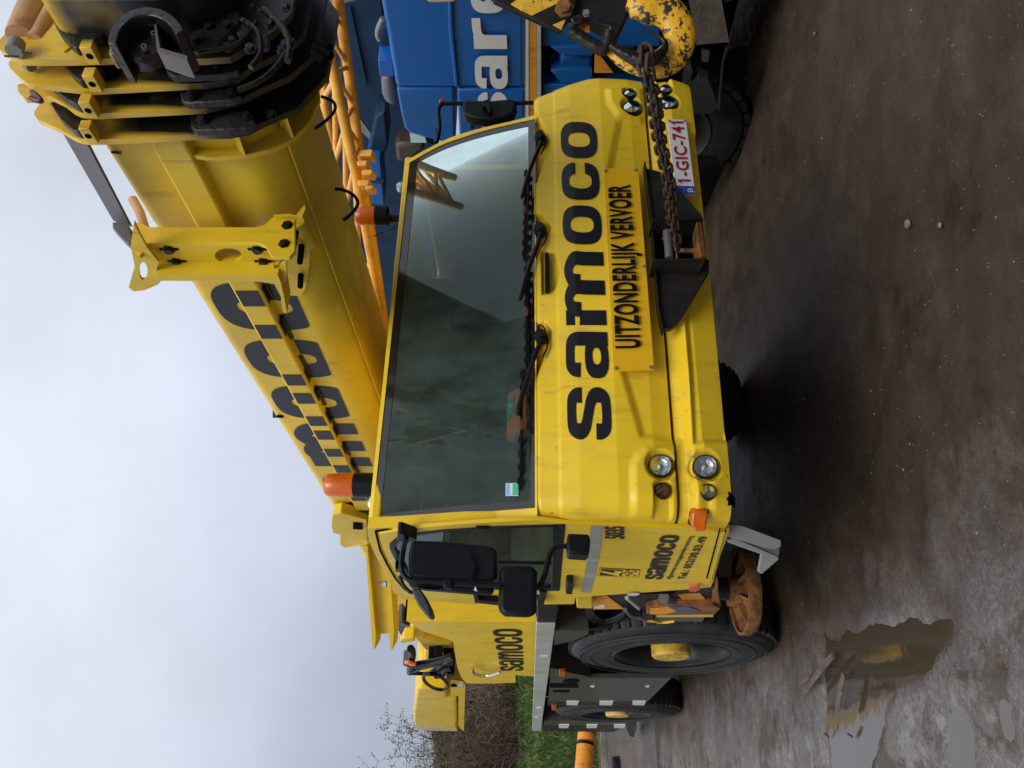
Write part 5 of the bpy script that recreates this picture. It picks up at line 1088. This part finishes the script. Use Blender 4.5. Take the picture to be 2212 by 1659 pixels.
tb('red_shackle', C3, [(345, 1000), (400, 1040), (450, 1100), (380, 1090), (330, 1065)], ('Y', 1.70), .008, mat('dark_red_paint', (.10, .02, .02), .5), boom, n=6)
# grey bar from collar to bracket
gb = [PY(A1((365, 790)), 1.84), PY(A1((520, 850)), 1.84), PY(A1((805, 1395)), 2.28), PY(A1((700, 1370)), 2.28)]
MB().prism(gb, (.01, .03, 0)).build('grey_bar', Mstrap, boom, bevel=.003)
pr('bar_bracket', A1, [(697, 1380), (760, 1385), (800, 1400), (830, 1500), (800, 1520), (765, 1490), (700, 1420)], ('Y', 2.27), .04, Mstrap, boom, bevel=.004)
# boom rest bracket
YB = 2.27
fl = [(835, 1385), (870, 1383), (930, 1412), (1590, 1412), (1650, 1395), (1700, 1345), (1835, 1342), (1835, 1560), (1800, 1600), (1690, 1600), (1650, 1530), (1605, 1512), (918, 1512), (915, 1545), (865, 1593), (815, 1525)]
rest = pr('boom_rest_bracket', A1, fl, ('Y', YB), .018, Mboom, boom, bevel=.002)
XW = PY(A1((1200, 1512)), YB).x
ov = [(1420 + 85 * cos(a / 24 * 2 * pi), 1590 + 45 * sin(a / 24 * 2 * pi)) for a in range(24)]
web = [A1(p) for p in [(918, 1512), (1605, 1512), (1650, 1530), (1690, 1600)]] + [A4(p) for p in [(560, 100), (590, 180), (575, 290), (-60, 290)]] + [A1((865, 1593))]
MB().holed([PX(p, XW) for p in web], [PX(A1(p), XW) for p in ov], (.015, 0, 0)).build('bracket_web', Mboom, rest)
MB().prism([PX(A1(p), XW + .06) for p in [(1300, 1500), (1560, 1500), (1560, 1680), (1300, 1680)]], (.01, 0, 0)).build('web_backing', Mboom, rest)
pr('bracket_rear_flange', A4, [(-140, 288), (620, 290), (640, 330), (660, 420), (680, 530), (655, 520), (640, 420), (600, 345), (480, 328), (-140, 325)], ('X', XW - .06), .10, Mboom, rest)
pr('bracket_ear', A1, [(835, 1385), (860, 1500), (865, 1450)], ('X', XW - .02), .012, Mboom, rest)
E1 = zone(0, 0, .3906)
MB().holed([PX(E1(p), XW - .04) for p in [(740, 1240), (722, 1360), (745, 1470), (712, 1590), (740, 1612), (800, 1605), (872, 1575), (885, 1562), (862, 1500), (878, 1450), (812, 1370)]], [PX(E1((792 + 24 * cos(a), 1500 + 50 * sin(a))), XW - .04) for a in [i / 20 * 2 * pi for i in range(20)]], (.012, 0, 0)).build('bracket_ear', Mboom, rest)
pr('bracket_ear', A4, [(590, 180), (610, 300), (640, 220), (670, 215), (682, 290), (650, 400), (600, 300)], ('X', XW - .03), .012, Mboom, rest)
for p in ((1050, 1552), (1100, 1628), (1600, 1552), (1640, 1628)):
    bolt(rest, PX(A1(p), XW), (-1, 0, 0), .016, .014, Mgrease, 'bolt_head'); q_ = PX(A1(p), XW - .003); MB().box((q_.x, q_.x + .002), (q_.y - .006, q_.y + .006), (q_.z - .034, q_.z + .034)).build('bolt_slot', Mdark, rest, smooth=None)
for p in ((1787, 1402), (1768, 1517)): bolt(rest, PY(A1(p), YB), (0, -1, 0), .014, .012, Mgrease, 'bolt_head')
pr('hook_stop', A4, [(690, 60), (745, 60), (825, 120), (825, 180), (800, 370), (770, 420), (700, 420), (690, 330)], ('X', XB - .01), .02, Mboom, rest, bevel=.003)
for a, b_ in (((735, 20), (715, 130)), ((770, 110), (760, 210)), ((765, 290), (762, 360))): tb('stop_bolt', A4, [a, b_], ('X', XB - .03), .012, Mdark, rest, smooth_k=0)
pr('bumper_pad', A1, [(1840, 1340), (1895, 1270), (1900, 1300), (1880, 1345), (1705, 1345), (1700, 1335), (1800, 1330)], ('Y', YB - .02), .02, Mboom, rest)
tb('side_pin', A1, [(1850, 1380), (1935, 1520)], ('X', XB + .02), .028, Mboom, rest, smooth_k=0)

# ================================================================== LATTICE JIB (folded beside the boom)
def PDk(z, p, k): return PD(z(p), k)
def chord(z, pts, ds, r_): return [PD(z(p), d_) for p, d_ in zip(pts, ds)]
jib = MB().tube(chord(D, [(672, -60), (704, 80), (741, 250), (770, 380), (837, 745)], [3.75, 3.95, 4.2, 4.45, 5.3], 0), .029, 16).build('lattice_jib', Morange, crane, smooth=60)
c1_ = chord(D, [(676, -40), (704, 80), (741, 250), (770, 380), (837, 745)], [3.78, 3.95, 4.2, 4.45, 5.3], 0)
c2_ = chord(D, [(724, -40), (748, 120), (766, 250), (783, 380), (838, 740)], [3.95, 4.2, 4.45, 4.7, 5.6], 0)
c3_ = chord(D, [(640, -60), (690, 170), (728, 380), (760, 520), (826, 745)], [4.3, 4.6, 4.95, 5.2, 6.0], 0)
c4_ = chord(D, [(660, -60), (705, 170), (738, 380), (768, 520), (828, 745)], [4.9, 5.2, 5.5, 5.8, 6.5], 0)
for cc in (c2_, c3_): MB().tube(cc, .028, 14).build('chord', Morange, jib, smooth=60)
def alongc(cc, t_):
    k = t_ * (len(cc) - 1); i = min(int(k), len(cc) - 2); return cc[i].lerp(cc[i + 1], k - i)
for k in range(6):
    a = .03 + k * .165
    MB().tube([alongc(c1_, a), alongc(c2_, a + .09)], .013, 8).build('brace', Morange, jib, smooth=60)
    MB().tube([alongc(c2_, a + .10), alongc(c1_, min(1, a + .165))], .013, 8).build('brace', Morange, jib, smooth=60)
    MB().tube([alongc(c1_, a + .02), alongc(c3_, max(0, a - .06))], .016, 8).build('brace', Morange, jib, smooth=60)
    MB().tube([alongc(c1_, a + .02), alongc(c3_, min(1, a + .12))], .016, 8).build('brace', Morange, jib, smooth=60)
for p, s in (((790, 330), 10), ((782, 352), 8), ((793, 372), 8), ((785, 395), 9), ((797, 405), 6)):
    MB().prism([PD((p[0] + dx * s, p[1] + dy * s), 4.35) for dx, dy in ((-1.4, -.7), (1.5, -.8), (1.2, .8), (-1.3, .7))], f0 * .12).build('jib_lug', Morange, jib, bevel=.006)
# ================================================================== HOOK BLOCK AND CHAIN
DH = 2.72
hb = empty('hook_block', tuple(PD(C2((700, 60)), DH)), 'black and yellow striped hook block hanging above the right headlamps', 'hook block')
def hp_(name, pts, d_, th, m_, par, **kw): return MB().prism([PD(C2(p), d_) for p in pts], f0 * th).build(name, m_, par, **kw)
hp_('cheek_plate', [(-60, -90), (-20, 5), (150, 85), (300, 152), (450, 222), (630, 306), (655, 290), (705, 195), (760, 150), (800, -90)], DH, .03, Mblack, hb, bevel=.003)
hp_('yellow_stripe', [(148, 40), (220, -10), (300, -40), (720, -40), (640, 12), (355, 148), (240, 98)], DH - .003, .003, Mdirtyyel, hb)
hp_('yellow_stripe', [(556, 240), (678, 190), (640, 288)], DH - .003, .003, Mdirtyyel, hb)
hp_('sheave_housing', [(640, -90), (700, 60), (720, 160), (800, 215), (880, 205), (900, 190), (960, 205), (1020, 240), (1100, 262), (1110, 300), (1090, 400), (1160, 400), (1195, 320), (1232, 235), (1290, 110), (1340, 0), (1380, -90)], DH + .03, .09, Mblack, hb, bevel=.006)
tb('shackle', C2, [(728, 300), (790, 340), (880, 400), (980, 455), (1050, 470), (1085, 420), (1105, 310)], ('D', DH), .022, Mgrease, hb, n=12)
hp_('shackle_nut', [(720, 165), (800, 130), (860, 140), (850, 220), (790, 240), (740, 220)], DH - .01, .05, Mgrease, hb, bevel=.006)
bolt(hb, PD(C2((665, 85)), DH), -f0, .022, .02, Mrust, 'pin_end'); bolt(hb, PD(C2((880, 130)), DH + .03), -f0, .01, .01, Mgrey, 'pin_end')
MB().prism([PD(C2(p), DH + .03) for p in [(845, 280), (880, 245), (910, 245), (912, 310), (880, 305)]], f0 * .005).build('orange_flag', Mkit, hb)
k_ = .22322 * DH / FPX
hook_pts = [(1085, 460, 46), (1150, 515, 62), (1230, 570, 85), (1340, 610, 108), (1480, 632, 128), (1620, 610, 145), (1730, 525, 152), (1782, 400, 155), (1772, 270, 158), (1700, 150, 162), (1590, 75, 172), (1470, 62, 180), (1380, 80, 160), (1290, 130, 60)]
q_ = [PD(C2(p[:2]), DH + .02) for p in hook_pts]; qs = cr(q_, 5); rs2 = [v.x for v in cr([(p[2] * k_, 0, 0) for p in hook_pts], 5)]
hk = MB().tube(qs, rs2, 20)
ctr = PD(C2((1500, 400)), DH + .02)
hk.v = [tuple(V(v) - f0 * (V(v) - ctr).dot(f0) * .45) for v in hk.v]
hk.build('hook', Mhook, hb, smooth=70)
ic = [(1110, 440, 30), (1190, 490, 44), (1290, 540, 58), (1400, 580, 72), (1520, 575, 66), (1610, 510, 50), (1645, 440, 36), (1620, 380, 24), (1540, 330, 14), (1450, 280, 12)]
MB().tube(cr([PD(C2(p[:2]), DH - .035) for p in ic], 5), [v.x for v in cr([(p[2] * k_, 0, 0) for p in ic], 5)], 12).build('hook_throat', Mgrease, hb, smooth=70)
# safety chain: every link its own part
ch = empty('chain', tuple(PD(C1((560, 900)), DH)), 'rusty brown double chain stretched from the hook to the towing bracket', 'chain')
r_ = .0066; a_, b_ = .0185, .0122; pth = []
for i in range(24):
    an = i / 24 * 2 * pi; pth.append((cos(an) * b_ * 1.15, (sin(an) * b_) + (a_ * .75 if sin(an) > 0 else -a_ * .75), 0))
lm = MB().tube(pth, r_, 8, closed=True).mesh('chain_link')
for p in lm.polygons: p.use_smooth = True
lm.materials.append(Mchain)
end = PF(C5((470, 905)), .11)
def chainrun(ctrl, off, tw0):
    pts = cr(ctrl, 40); d = [0]
    for a, b2 in zip(pts, pts[1:]): d.append(d[-1] + (a - b2).length)
    pitch = (a_ * .75 + b_) * 2 - 2 * r_ * .95; n = int(d[-1] / pitch)
    j = 0
    for k in range(n):
        s = (k + .5) * pitch
        while d[j + 1] < s: j += 1
        p = pts[j].lerp(pts[j + 1], (s - d[j]) / (d[j + 1] - d[j])); t_ = (pts[min(j + 8, len(pts) - 1)] - pts[max(j - 8, 0)]).normalized()
        sd = t_.cross(f0).normalized(); fr = sd.cross(t_); an = (R(45) if k % 2 else R(-45)) + tw0 + random.uniform(-.18, .18)
        xd = sd * cos(an) + fr * sin(an); zd = xd.cross(t_)
        o = bpy.data.objects.new('chain_link', lm); col.objects.link(o); o.parent = ch
        M_ = Matrix((( xd.x, t_.x, zd.x), (xd.y, t_.y, zd.y), (xd.z, t_.z, zd.z))).to_4x4(); o.matrix_basis = Matrix.Translation(p + sd * off - ORG['chain']) @ M_
m1 = [PD(C1((440, 250)), DH - .02), PD(C1((420, 420)), DH - .07), PD(C1((455, 620)), DH - .075), PD(C1((520, 800)), DH - .04)]
d_e = (end - CAM).dot(f0)
def ck(z, p, t_): return PD(z(p), lerp(DH - .04, d_e - .015, t_))
chainrun([PD(C1((470, 280)), DH - .10), PD(C1((500, 400)), DH - .12), PD(C1((495, 560)), DH - .10), PD(C1((520, 700)), DH - .06), ck(C1, (575, 900), .08), ck(C1, (615, 1180), .25), ck(C1, (665, 1480), .42), ck(C5, (398, 330), .62), ck(C5, (425, 620), .82), ck(C5, (450, 800), .93), ck(C5, (462, 905), 1)], -.0, 0)
chainrun([PD(C1((430, 240)), DH - .07), PD(C1((405, 330)), DH - .10), PD(C1((405, 470)), DH - .10), PD(C1((455, 680)), DH - .07), ck(C1, (505, 860), .08), ck(C1, (555, 1180), .25), ck(C1, (605, 1480), .42), ck(C5, (362, 330), .62), ck(C5, (395, 620), .82), ck(C5, (425, 800), .93), ck(C5, (440, 885), .99)], -.0, .3)

# ================================================================== THE BLUE CRANE
XC = 4.75
blue = empty('mobile_crane', (5.6, 5.5, 0), 'dark blue mobile crane with white lettering parked beyond the yellow cab', 'crane')
def bp_(name, z, pts, X, dep, m_, par=blue, **kw): return pr(name, z, pts, ('X', X), dep, m_, par, **kw)
hs = bp_('engine_housing', A2, [(450, -150), (475, 0), (520, 250), (568, 543), (1368, 551), (1368, -150)], XC, 1.2, Mblue, bevel=.03, bseg=3)
bp_('housing_door', A2, [(570, 549), (597, 700), (622, 800), (650, 830), (760, 860), (900, 900), (938, 900), (930, 549)], XC, 1.2, Mblue, bevel=.02, bseg=3)
bp_('housing_lower', A2, [(948, 557), (1368, 557), (1368, 900), (970, 900), (962, 830)], XC - .015, 1.2, Mblue, bevel=.015)
bp_('body_crease', A2, [(888, -120), (895, 200), (935, 540), (958, 548), (925, 200), (912, -120)], XC - .02, .03, Mblue, hs, bevel=.008)
bp_('white_line', A2, [(1378, -150), (1392, -150), (1392, 1000), (1378, 1000)], XC - .01, .5, Mwhite)
bp_('orange_band', A2, [(1394, -150), (1443, -150), (1441, 1000), (1393, 1000)], XC - .005, .5, Mhaz)
bp_('grey_rail', A2, [(1445, -150), (1470, -150), (1467, 1000), (1443, 1000)], XC - .01, .5, Mdeck)
for chh, ya, yb_, xb0, xt0 in (('s', 800, 572, 1264, 1078), ('a', 551, 341, 1263, 1060), ('r', 303, 110, 1256, 1044), ('e', 80, -150, 1248, 1032)):
    fn = quadmap(A2, (xb0 + (3 if chh != 's' else 4), ya), (xb0 - 4, yb_), (xt0 - 8, yb_), (xt0 + 4, ya), ('X', XC - .016), .003); letter(chh, fn, 'housing_letter', Mwhite, hs, sw=.32, hw=.20)
# lower frames, outrigger arms
bp_('frame_panel', A2, [(1476, -100), (1476, 290), (1820, 293), (2212, 292), (2212, -100)], XC + .03, .6, Mblue, bevel=.01)
bp_('frame_panel', A2, [(1480, 526), (1700, 528), (2140, 522), (2140, 800), (1480, 800)], XC + .03, .6, Mblue, bevel=.01)
bp_('outrigger_flange', A2, [(1530, 293), (1600, 345), (1790, 348), (1800, 293)], XC, .3, Mblue, bevel=.006)
bp_('outrigger_cylinder', A2, [(1585, 345), (1585, 430), (1790, 443), (1795, 348)], XC + .05, .3, Mblue, bevel=.03)
bp_('outrigger_flange', A2, [(1530, 440), (1600, 520), (1740, 520), (1790, 510), (1790, 445), (1600, 430)], XC, .3, Mblue, bevel=.006)
bp_('hazard_plate', A2, [(1806, 340), (1802, 453), (1920, 453), (1840, 350)], XC - .01, .02, Mhaz)
bp_('hazard_plate_black', A2, [(1806, 340), (1840, 350), (1925, 455), (2050, 455), (2050, 300), (1806, 300)], XC, .02, Mblack)
bp_('chassis', A2, [(1472, -150), (1472, 1100), (2250, 1100), (2250, -150)], XC + .45, .6, Mdark)
bp_('mudflap', A3, [(480, -80), (540, 280), (745, 262), (700, 20), (690, -80)], XC + .02, .03, Mflap)
bp_('grey_guard', C1, [(945, 575), (1020, 545), (1040, 570), (1005, 690), (1050, 700), (1110, 640), (1230, 680), (1300, 860), (1370, 1085), (1340, 1030), (1250, 1100), (960, 1100), (900, 900)], XC + .1, .1, Mpanel)
bp_('guard_rib', C1, [(1455, 280), (1470, 310), (1420, 460), (1375, 1000), (1378, 1088), (1350, 1040), (1400, 500)], XC + .05, .03, Mpanel)
bp_('guard_web', C1, [(1150, 320), (1245, 340), (1230, 455), (1150, 455)], XC + .2, .03, Mstrap)
# upper works of the blue crane behind the jib
bp_('turntable_house', A2, [(-200, -200), (-200, 2600), (560, 2600), (800, 2600), (800, 900), (640, 830), (560, 560), (470, -100), (460, -200)], XC + 1.3, 1.0, Mblued)
bp_('winch_cover', A2, [(215, -150), (215, 560), (300, 580), (500, 600), (495, 100), (475, -150)], XC + .8, .5, Mblued, bevel=.02)
bp_('cover_rib', A2, [(255, 55), (285, 50), (385, 520), (370, 545), (345, 500)], XC + .77, .03, Mblued)
bp_('step_block', A2, [(455, 372), (548, 372), (558, 480), (468, 478)], XC + .10, .4, Mblue, bevel=.008); bp_('step_block_side', A2, [(455, 370), (485, 180), (510, 180), (545, 370)], XC + .25, .3, Mblued)
bp_('exhaust_silencer', A2, [(470, 482), (550, 480), (582, 680), (500, 655), (478, 600)], XC + .2, .35, mat('matt_grey_metal', (.12, .12, .14), .5, dirt=(.05, .05, .05), damt=.5), bevel=.06, bseg=3)
bp_('slanted_plate', A2, [(328, 722), (345, 740), (410, 830), (405, 870), (330, 800)], XC + .5, .02, Mgrey)
bp_('ram_box', A2, [(383, 985), (470, 985), (480, 1110), (495, 1280), (420, 1270), (400, 1100)], XC + .6, .3, Mblue, bevel=.01)
bp_('ram_head', A2, [(400, 1120), (490, 1120), (490, 1140), (400, 1140)], XC + .58, .02, Mblued)
bp_('upright_arm', A2, [(440, 730), (500, 690), (520, 900), (490, 980), (390, 980)], XC + .7, .3, Mblued, bevel=.02)
bp_('cab_window', A2, [(652, 826), (700, 838), (748, 855), (757, 888), (660, 888)], XC + .3, .02, mat('pale_green_glass', (.42, .62, .60), .2))
bp_('rusty_pipe', A2, [(560, 900), (740, 890), (750, 930), (650, 1010), (570, 1015)], XC + .5, .2, mat('brown_pipe', (.05, .03, .02), .5), bevel=.04)
bp_('black_bracket', A2, [(1028, 765), (1055, 765), (1055, 805), (1028, 805)], XC - .05, .04, Mplas, bevel=.004)
tb('lifting_loop', C6, [(820, 370), (800, 330), (805, 270), (835, 200), (850, 170)], ('X', XC + .05), .02, Mgrey, blue)
hz2 = bp_('pale_fitting', C6, [(400, 60), (380, 80), (360, 60), (345, 0), (340, -60), (640, -60), (620, 10), (480, 40)], XC - .6, .05, Mgrey, bevel=.01)
bp_('worn_rail', C6, [(1250, -40), (1255, 12), (1290, 26), (1500, 22), (1530, 10), (1530, -40)], XC - .3, .06, Mcream, bevel=.01)
# its wheels
mw = MB(); Rr, W_ = .68, .40
def tyre2(c_):
    mb = MB().lathe(c_, (1, 0, 0), [(Rr * .55, .05), (Rr * .72, 0), (Rr * .93, .02), (Rr, .08), (Rr, W_ - .08), (Rr * .93, W_ - .02), (Rr * .6, W_)], 56)
    for k in range(30):
        for sd_ in (0, 1, 2):
            a = (k + .5 * (sd_ % 2)) / 30 * 2 * pi; er = V((0, cos(a), sin(a))); et = V((0, -sin(a), cos(a))); x0, x1 = ((.02, .12), (.14, .26), (.28, .38))[sd_]
            q = [V(c_) + er * (Rr * .96) + et * s * .055 + V((x, 0, 0)) for s, x in ((-1, x0), (1, x0), (1, x1), (-1, x1))]; mb.add(q + [p + er * .045 for p in q], [(0, 1, 5, 4), (1, 2, 6, 5), (2, 3, 7, 6), (3, 0, 4, 7), (4, 5, 6, 7)])
    w_ = mb.build('wheel', Mrub, blue, smooth=40)
    MB().lathe(c_, (1, 0, 0), [(Rr * .56, .03), (Rr * .5, .1), (Rr * .45, .2), (.12, .2), (.12, .03), (0, .03)], 32).build('rim', Mpanel, w_)
tyre2((XC + .32, 5.05, .66)); tyre2((XC + .32, 3.1, .66)); tyre2((XC + .32, 8.4, .66))
for ya_, yb_ in ((2.2, 4.2), (4.32, 5.9)): MB().box((XC + .28, XC + .9), (ya_, yb_), (1.02, 1.45)).build('wheel_arch', Mdark, blue, smooth=None)
MB().box((XC + .74, XC + 2.6), (.5, 14), (.22, 1.5)).build('chassis', Mdark, blue, smooth=None)
bp_('spray_flap', A3, [(700, 330), (860, 300), (860, 470), (700, 480)], XC + .30, .03, Mdark)
bp_('fender', C5, [(600, 140), (780, 145), (800, 190), (820, 215), (828, 250), (760, 380), (705, 520), (640, 600), (600, 300)], XC - .3, .02, Mblack)

# ================================================================== SMALL THINGS
bl = empty('bollard', tuple(PZ((1290, 1660), .0)), 'striped orange and black pipe bollard on the grass verge beyond the crane', 'bollard')
pb = PZ(B5((665, 1580)), .02)
db = (PD(B4((1600, 1640)), 19.5))
top = PD(B5((570, 1390)), 18.8); bot = PD(B5((545, 1700)), 18.2)
# leaning barrier post across the verge
seg = [0, .30, .36, .56, .62, 1.0]; cols_ = [Mplas, Mpost, Mplas, Mpost, Mpost]
stops = [0.0, .06, .27, .36, 1.0]; mts = [Mplas, Mpost, Mplas, Mpost]
for (a, b2, m_) in zip(stops, stops[1:], mts): MB().tube([top.lerp(bot, a), top.lerp(bot, b2)], .20, 20).build('post_band', m_, bl, smooth=60)
for s in (.075, .255, .27): MB().tube([top.lerp(bot, s), top.lerp(bot, s + .012)], .204, 20).build('red_ring', mat('red_band', (.45, .05, .05), .4), bl, smooth=60)
tag(MB().prism([PD(B5(p), 16) for p in [(765, 1625), (800, 1618), (835, 1620), (838, 1680), (760, 1680)]], f0 * .3).build('rubber_block', Mplas, bevel=.03), 'small black rubber block lying on the wet road at the left edge', 'block')
# splintered wood and stones
def stick(pts, wd, label, z=B6):
    q = [PZ(z(p), .02) for p in pts]; r5 = random.Random(int(pts[0][0])); mb = MB()
    for k in range(7):
        o_ = V((r5.uniform(-wd, wd) * .5, r5.uniform(-wd, wd) * .5, r5.uniform(0, .012))); a, b2 = r5.uniform(0, .15), r5.uniform(.8, 1)
        n = len(q) - 1; P2 = lambda t_: q[min(int(t_ * n), n - 1)].lerp(q[min(int(t_ * n), n - 1) + 1], t_ * n - min(int(t_ * n), n - 1)) + o_
        pp = [P2(a), P2((a + b2) / 2) + V((0, 0, .004)), P2(b2)]; mb.tube(pp, [wd * .25, wd * .34, wd * .12], 5)
    tag(mb.build('wood_splinter', Mwood, smooth=30), label, 'wood', 'splinters of wood on the wet ground')
stick([(1040, 950), (990, 1000), (930, 1090), (815, 1240)], .035, 'thick splintered plank piece lying slanted beside the puddle')
stick([(1100, 1055), (1085, 1140), (1075, 1230), (1050, 1330)], .028, 'splintered wood stick reaching into the puddle')
stick([(1062, 1400), (1045, 1440), (1022, 1485)], .012, 'small dark twig floating in the bright part of the puddle')
stick([(978, 1440), (1010, 1470)], .008, 'tiny dark twig at the puddle edge beside the longer twig')
stick([(2180 - 60, 1060), (2212, 985)], .02, 'dark thin stick lying behind the front wheel', B5)
mst = MB(); r6 = random.Random(9)
for i in range(11000):
    x = r6.uniform(-1.5, 6.5); y = r6.uniform(.9, 9) if r6.random() < .8 else r6.uniform(9, 14); s = r6.uniform(.0015, .0045) * (2.6 if r6.random() < .012 else 1)
    z = gh(x, y); pts = [V((x + s * cos(a) * r6.uniform(.7, 1.3), y + s * sin(a) * r6.uniform(.7, 1.3), z - s * .3)) for a in (0, 1.25, 2.5, 3.75, 5)]
    tp_ = V((x, y, z + s * r6.uniform(.5, 1))); mst.add(pts + [tp_], [(0, 1, 5), (1, 2, 5), (2, 3, 5), (3, 4, 5), (4, 0, 5)])
o = mst.build('gravel', Mstone, smooth=None, origin=V((0, 0, 0))); o['kind'] = 'stuff'
for p, s, l in ((A3((1855, 1392)), .022, 'largest pale pebble on the mud in front of the cab'), (A3((2055, 1400)), .013, 'small pale pebble nearest the camera, beside the largest one'), (A3((1275, 208)), .012, 'oval cream pebble on the dark mud below the hook')):
    c_ = PZ(p, 0.0); bm = bmesh.new(); bmesh.ops.create_icosphere(bm, subdivisions=2, radius=s)
    for v in bm.verts: v.co = v.co * (1 + .25 * nz.noise(v.co * 60 + V((s * 900, 0, 0)))); v.co.z *= .6
    me = bpy.data.meshes.new('pebble'); bm.to_mesh(me); bm.free(); o = link('pebble', me, Mstone, smooth=40, origin=V((0, 0, 0))); o.location = c_; tag(o, l, 'pebble', 'pebbles on the mud')

# ================================================================== BEHIND THE CAMERA (added to block low sky, darken the ground, mirror in glass)
Mwall = mat('added_hall_cladding', (.045, .055, .05), .6, var=.2)
hall = empty('added_hall', (-8, -16, 0), 'dark hall added behind the photographer to block low sky and mirror in the windscreen', 'added building')
MB().box((-30, 3.0), (-30, -15), (0, 8.5)).build('wall', Mwall, hall, smooth=None)
MB().prism([(-30.3, -14.6, 8.5), (3.3, -14.6, 8.5), (3.3, -30.3, 8.5), (-30.3, -30.3, 8.5)], (0, 0, .35)).build('roof', Mwall, hall, smooth=None)
for k in range(5): MB().box((-27 + k * 6, -23 + k * 6), (-14.98, -14.9), (.1, 4.6)).build('added_hall_door', Mpanel, hall, smooth=None)
pcn = empty('mobile_crane', (9, -7, 0), 'dark mobile crane added behind the photographer for its mirror image and to darken the ground', 'crane')
MB().box((5.2, 16), (-9.0, -6.4), (.6, 1.7)).build('carrier', Mdark, pcn, bevel=.05)
MB().box((7, 12), (-8.9, -6.5), (1.71, 3.6)).build('superstructure', Mdark, pcn, bevel=.1)
MB().box((5.2, 6.9), (-8.9, -6.5), (1.71, 3.0)).build('cab', Mdark, pcn, bevel=.1)
MB().prism([(11.8, -8.1, 3.0), (11.8, -8.1, 3.9), (3.4, -8.1, 7.6), (3.4, -8.1, 7.0)], (0, .8, 0)).build('boom', Mdark, pcn, bevel=.04)
for k in range(4): MB().lathe((6.3 + k * 2.6, -6.3, .65), (0, -1, 0), [(.3, -.02), (.65, 0), (.65, .4), (0, .4)], 24).build('wheel', Mrub, pcn)
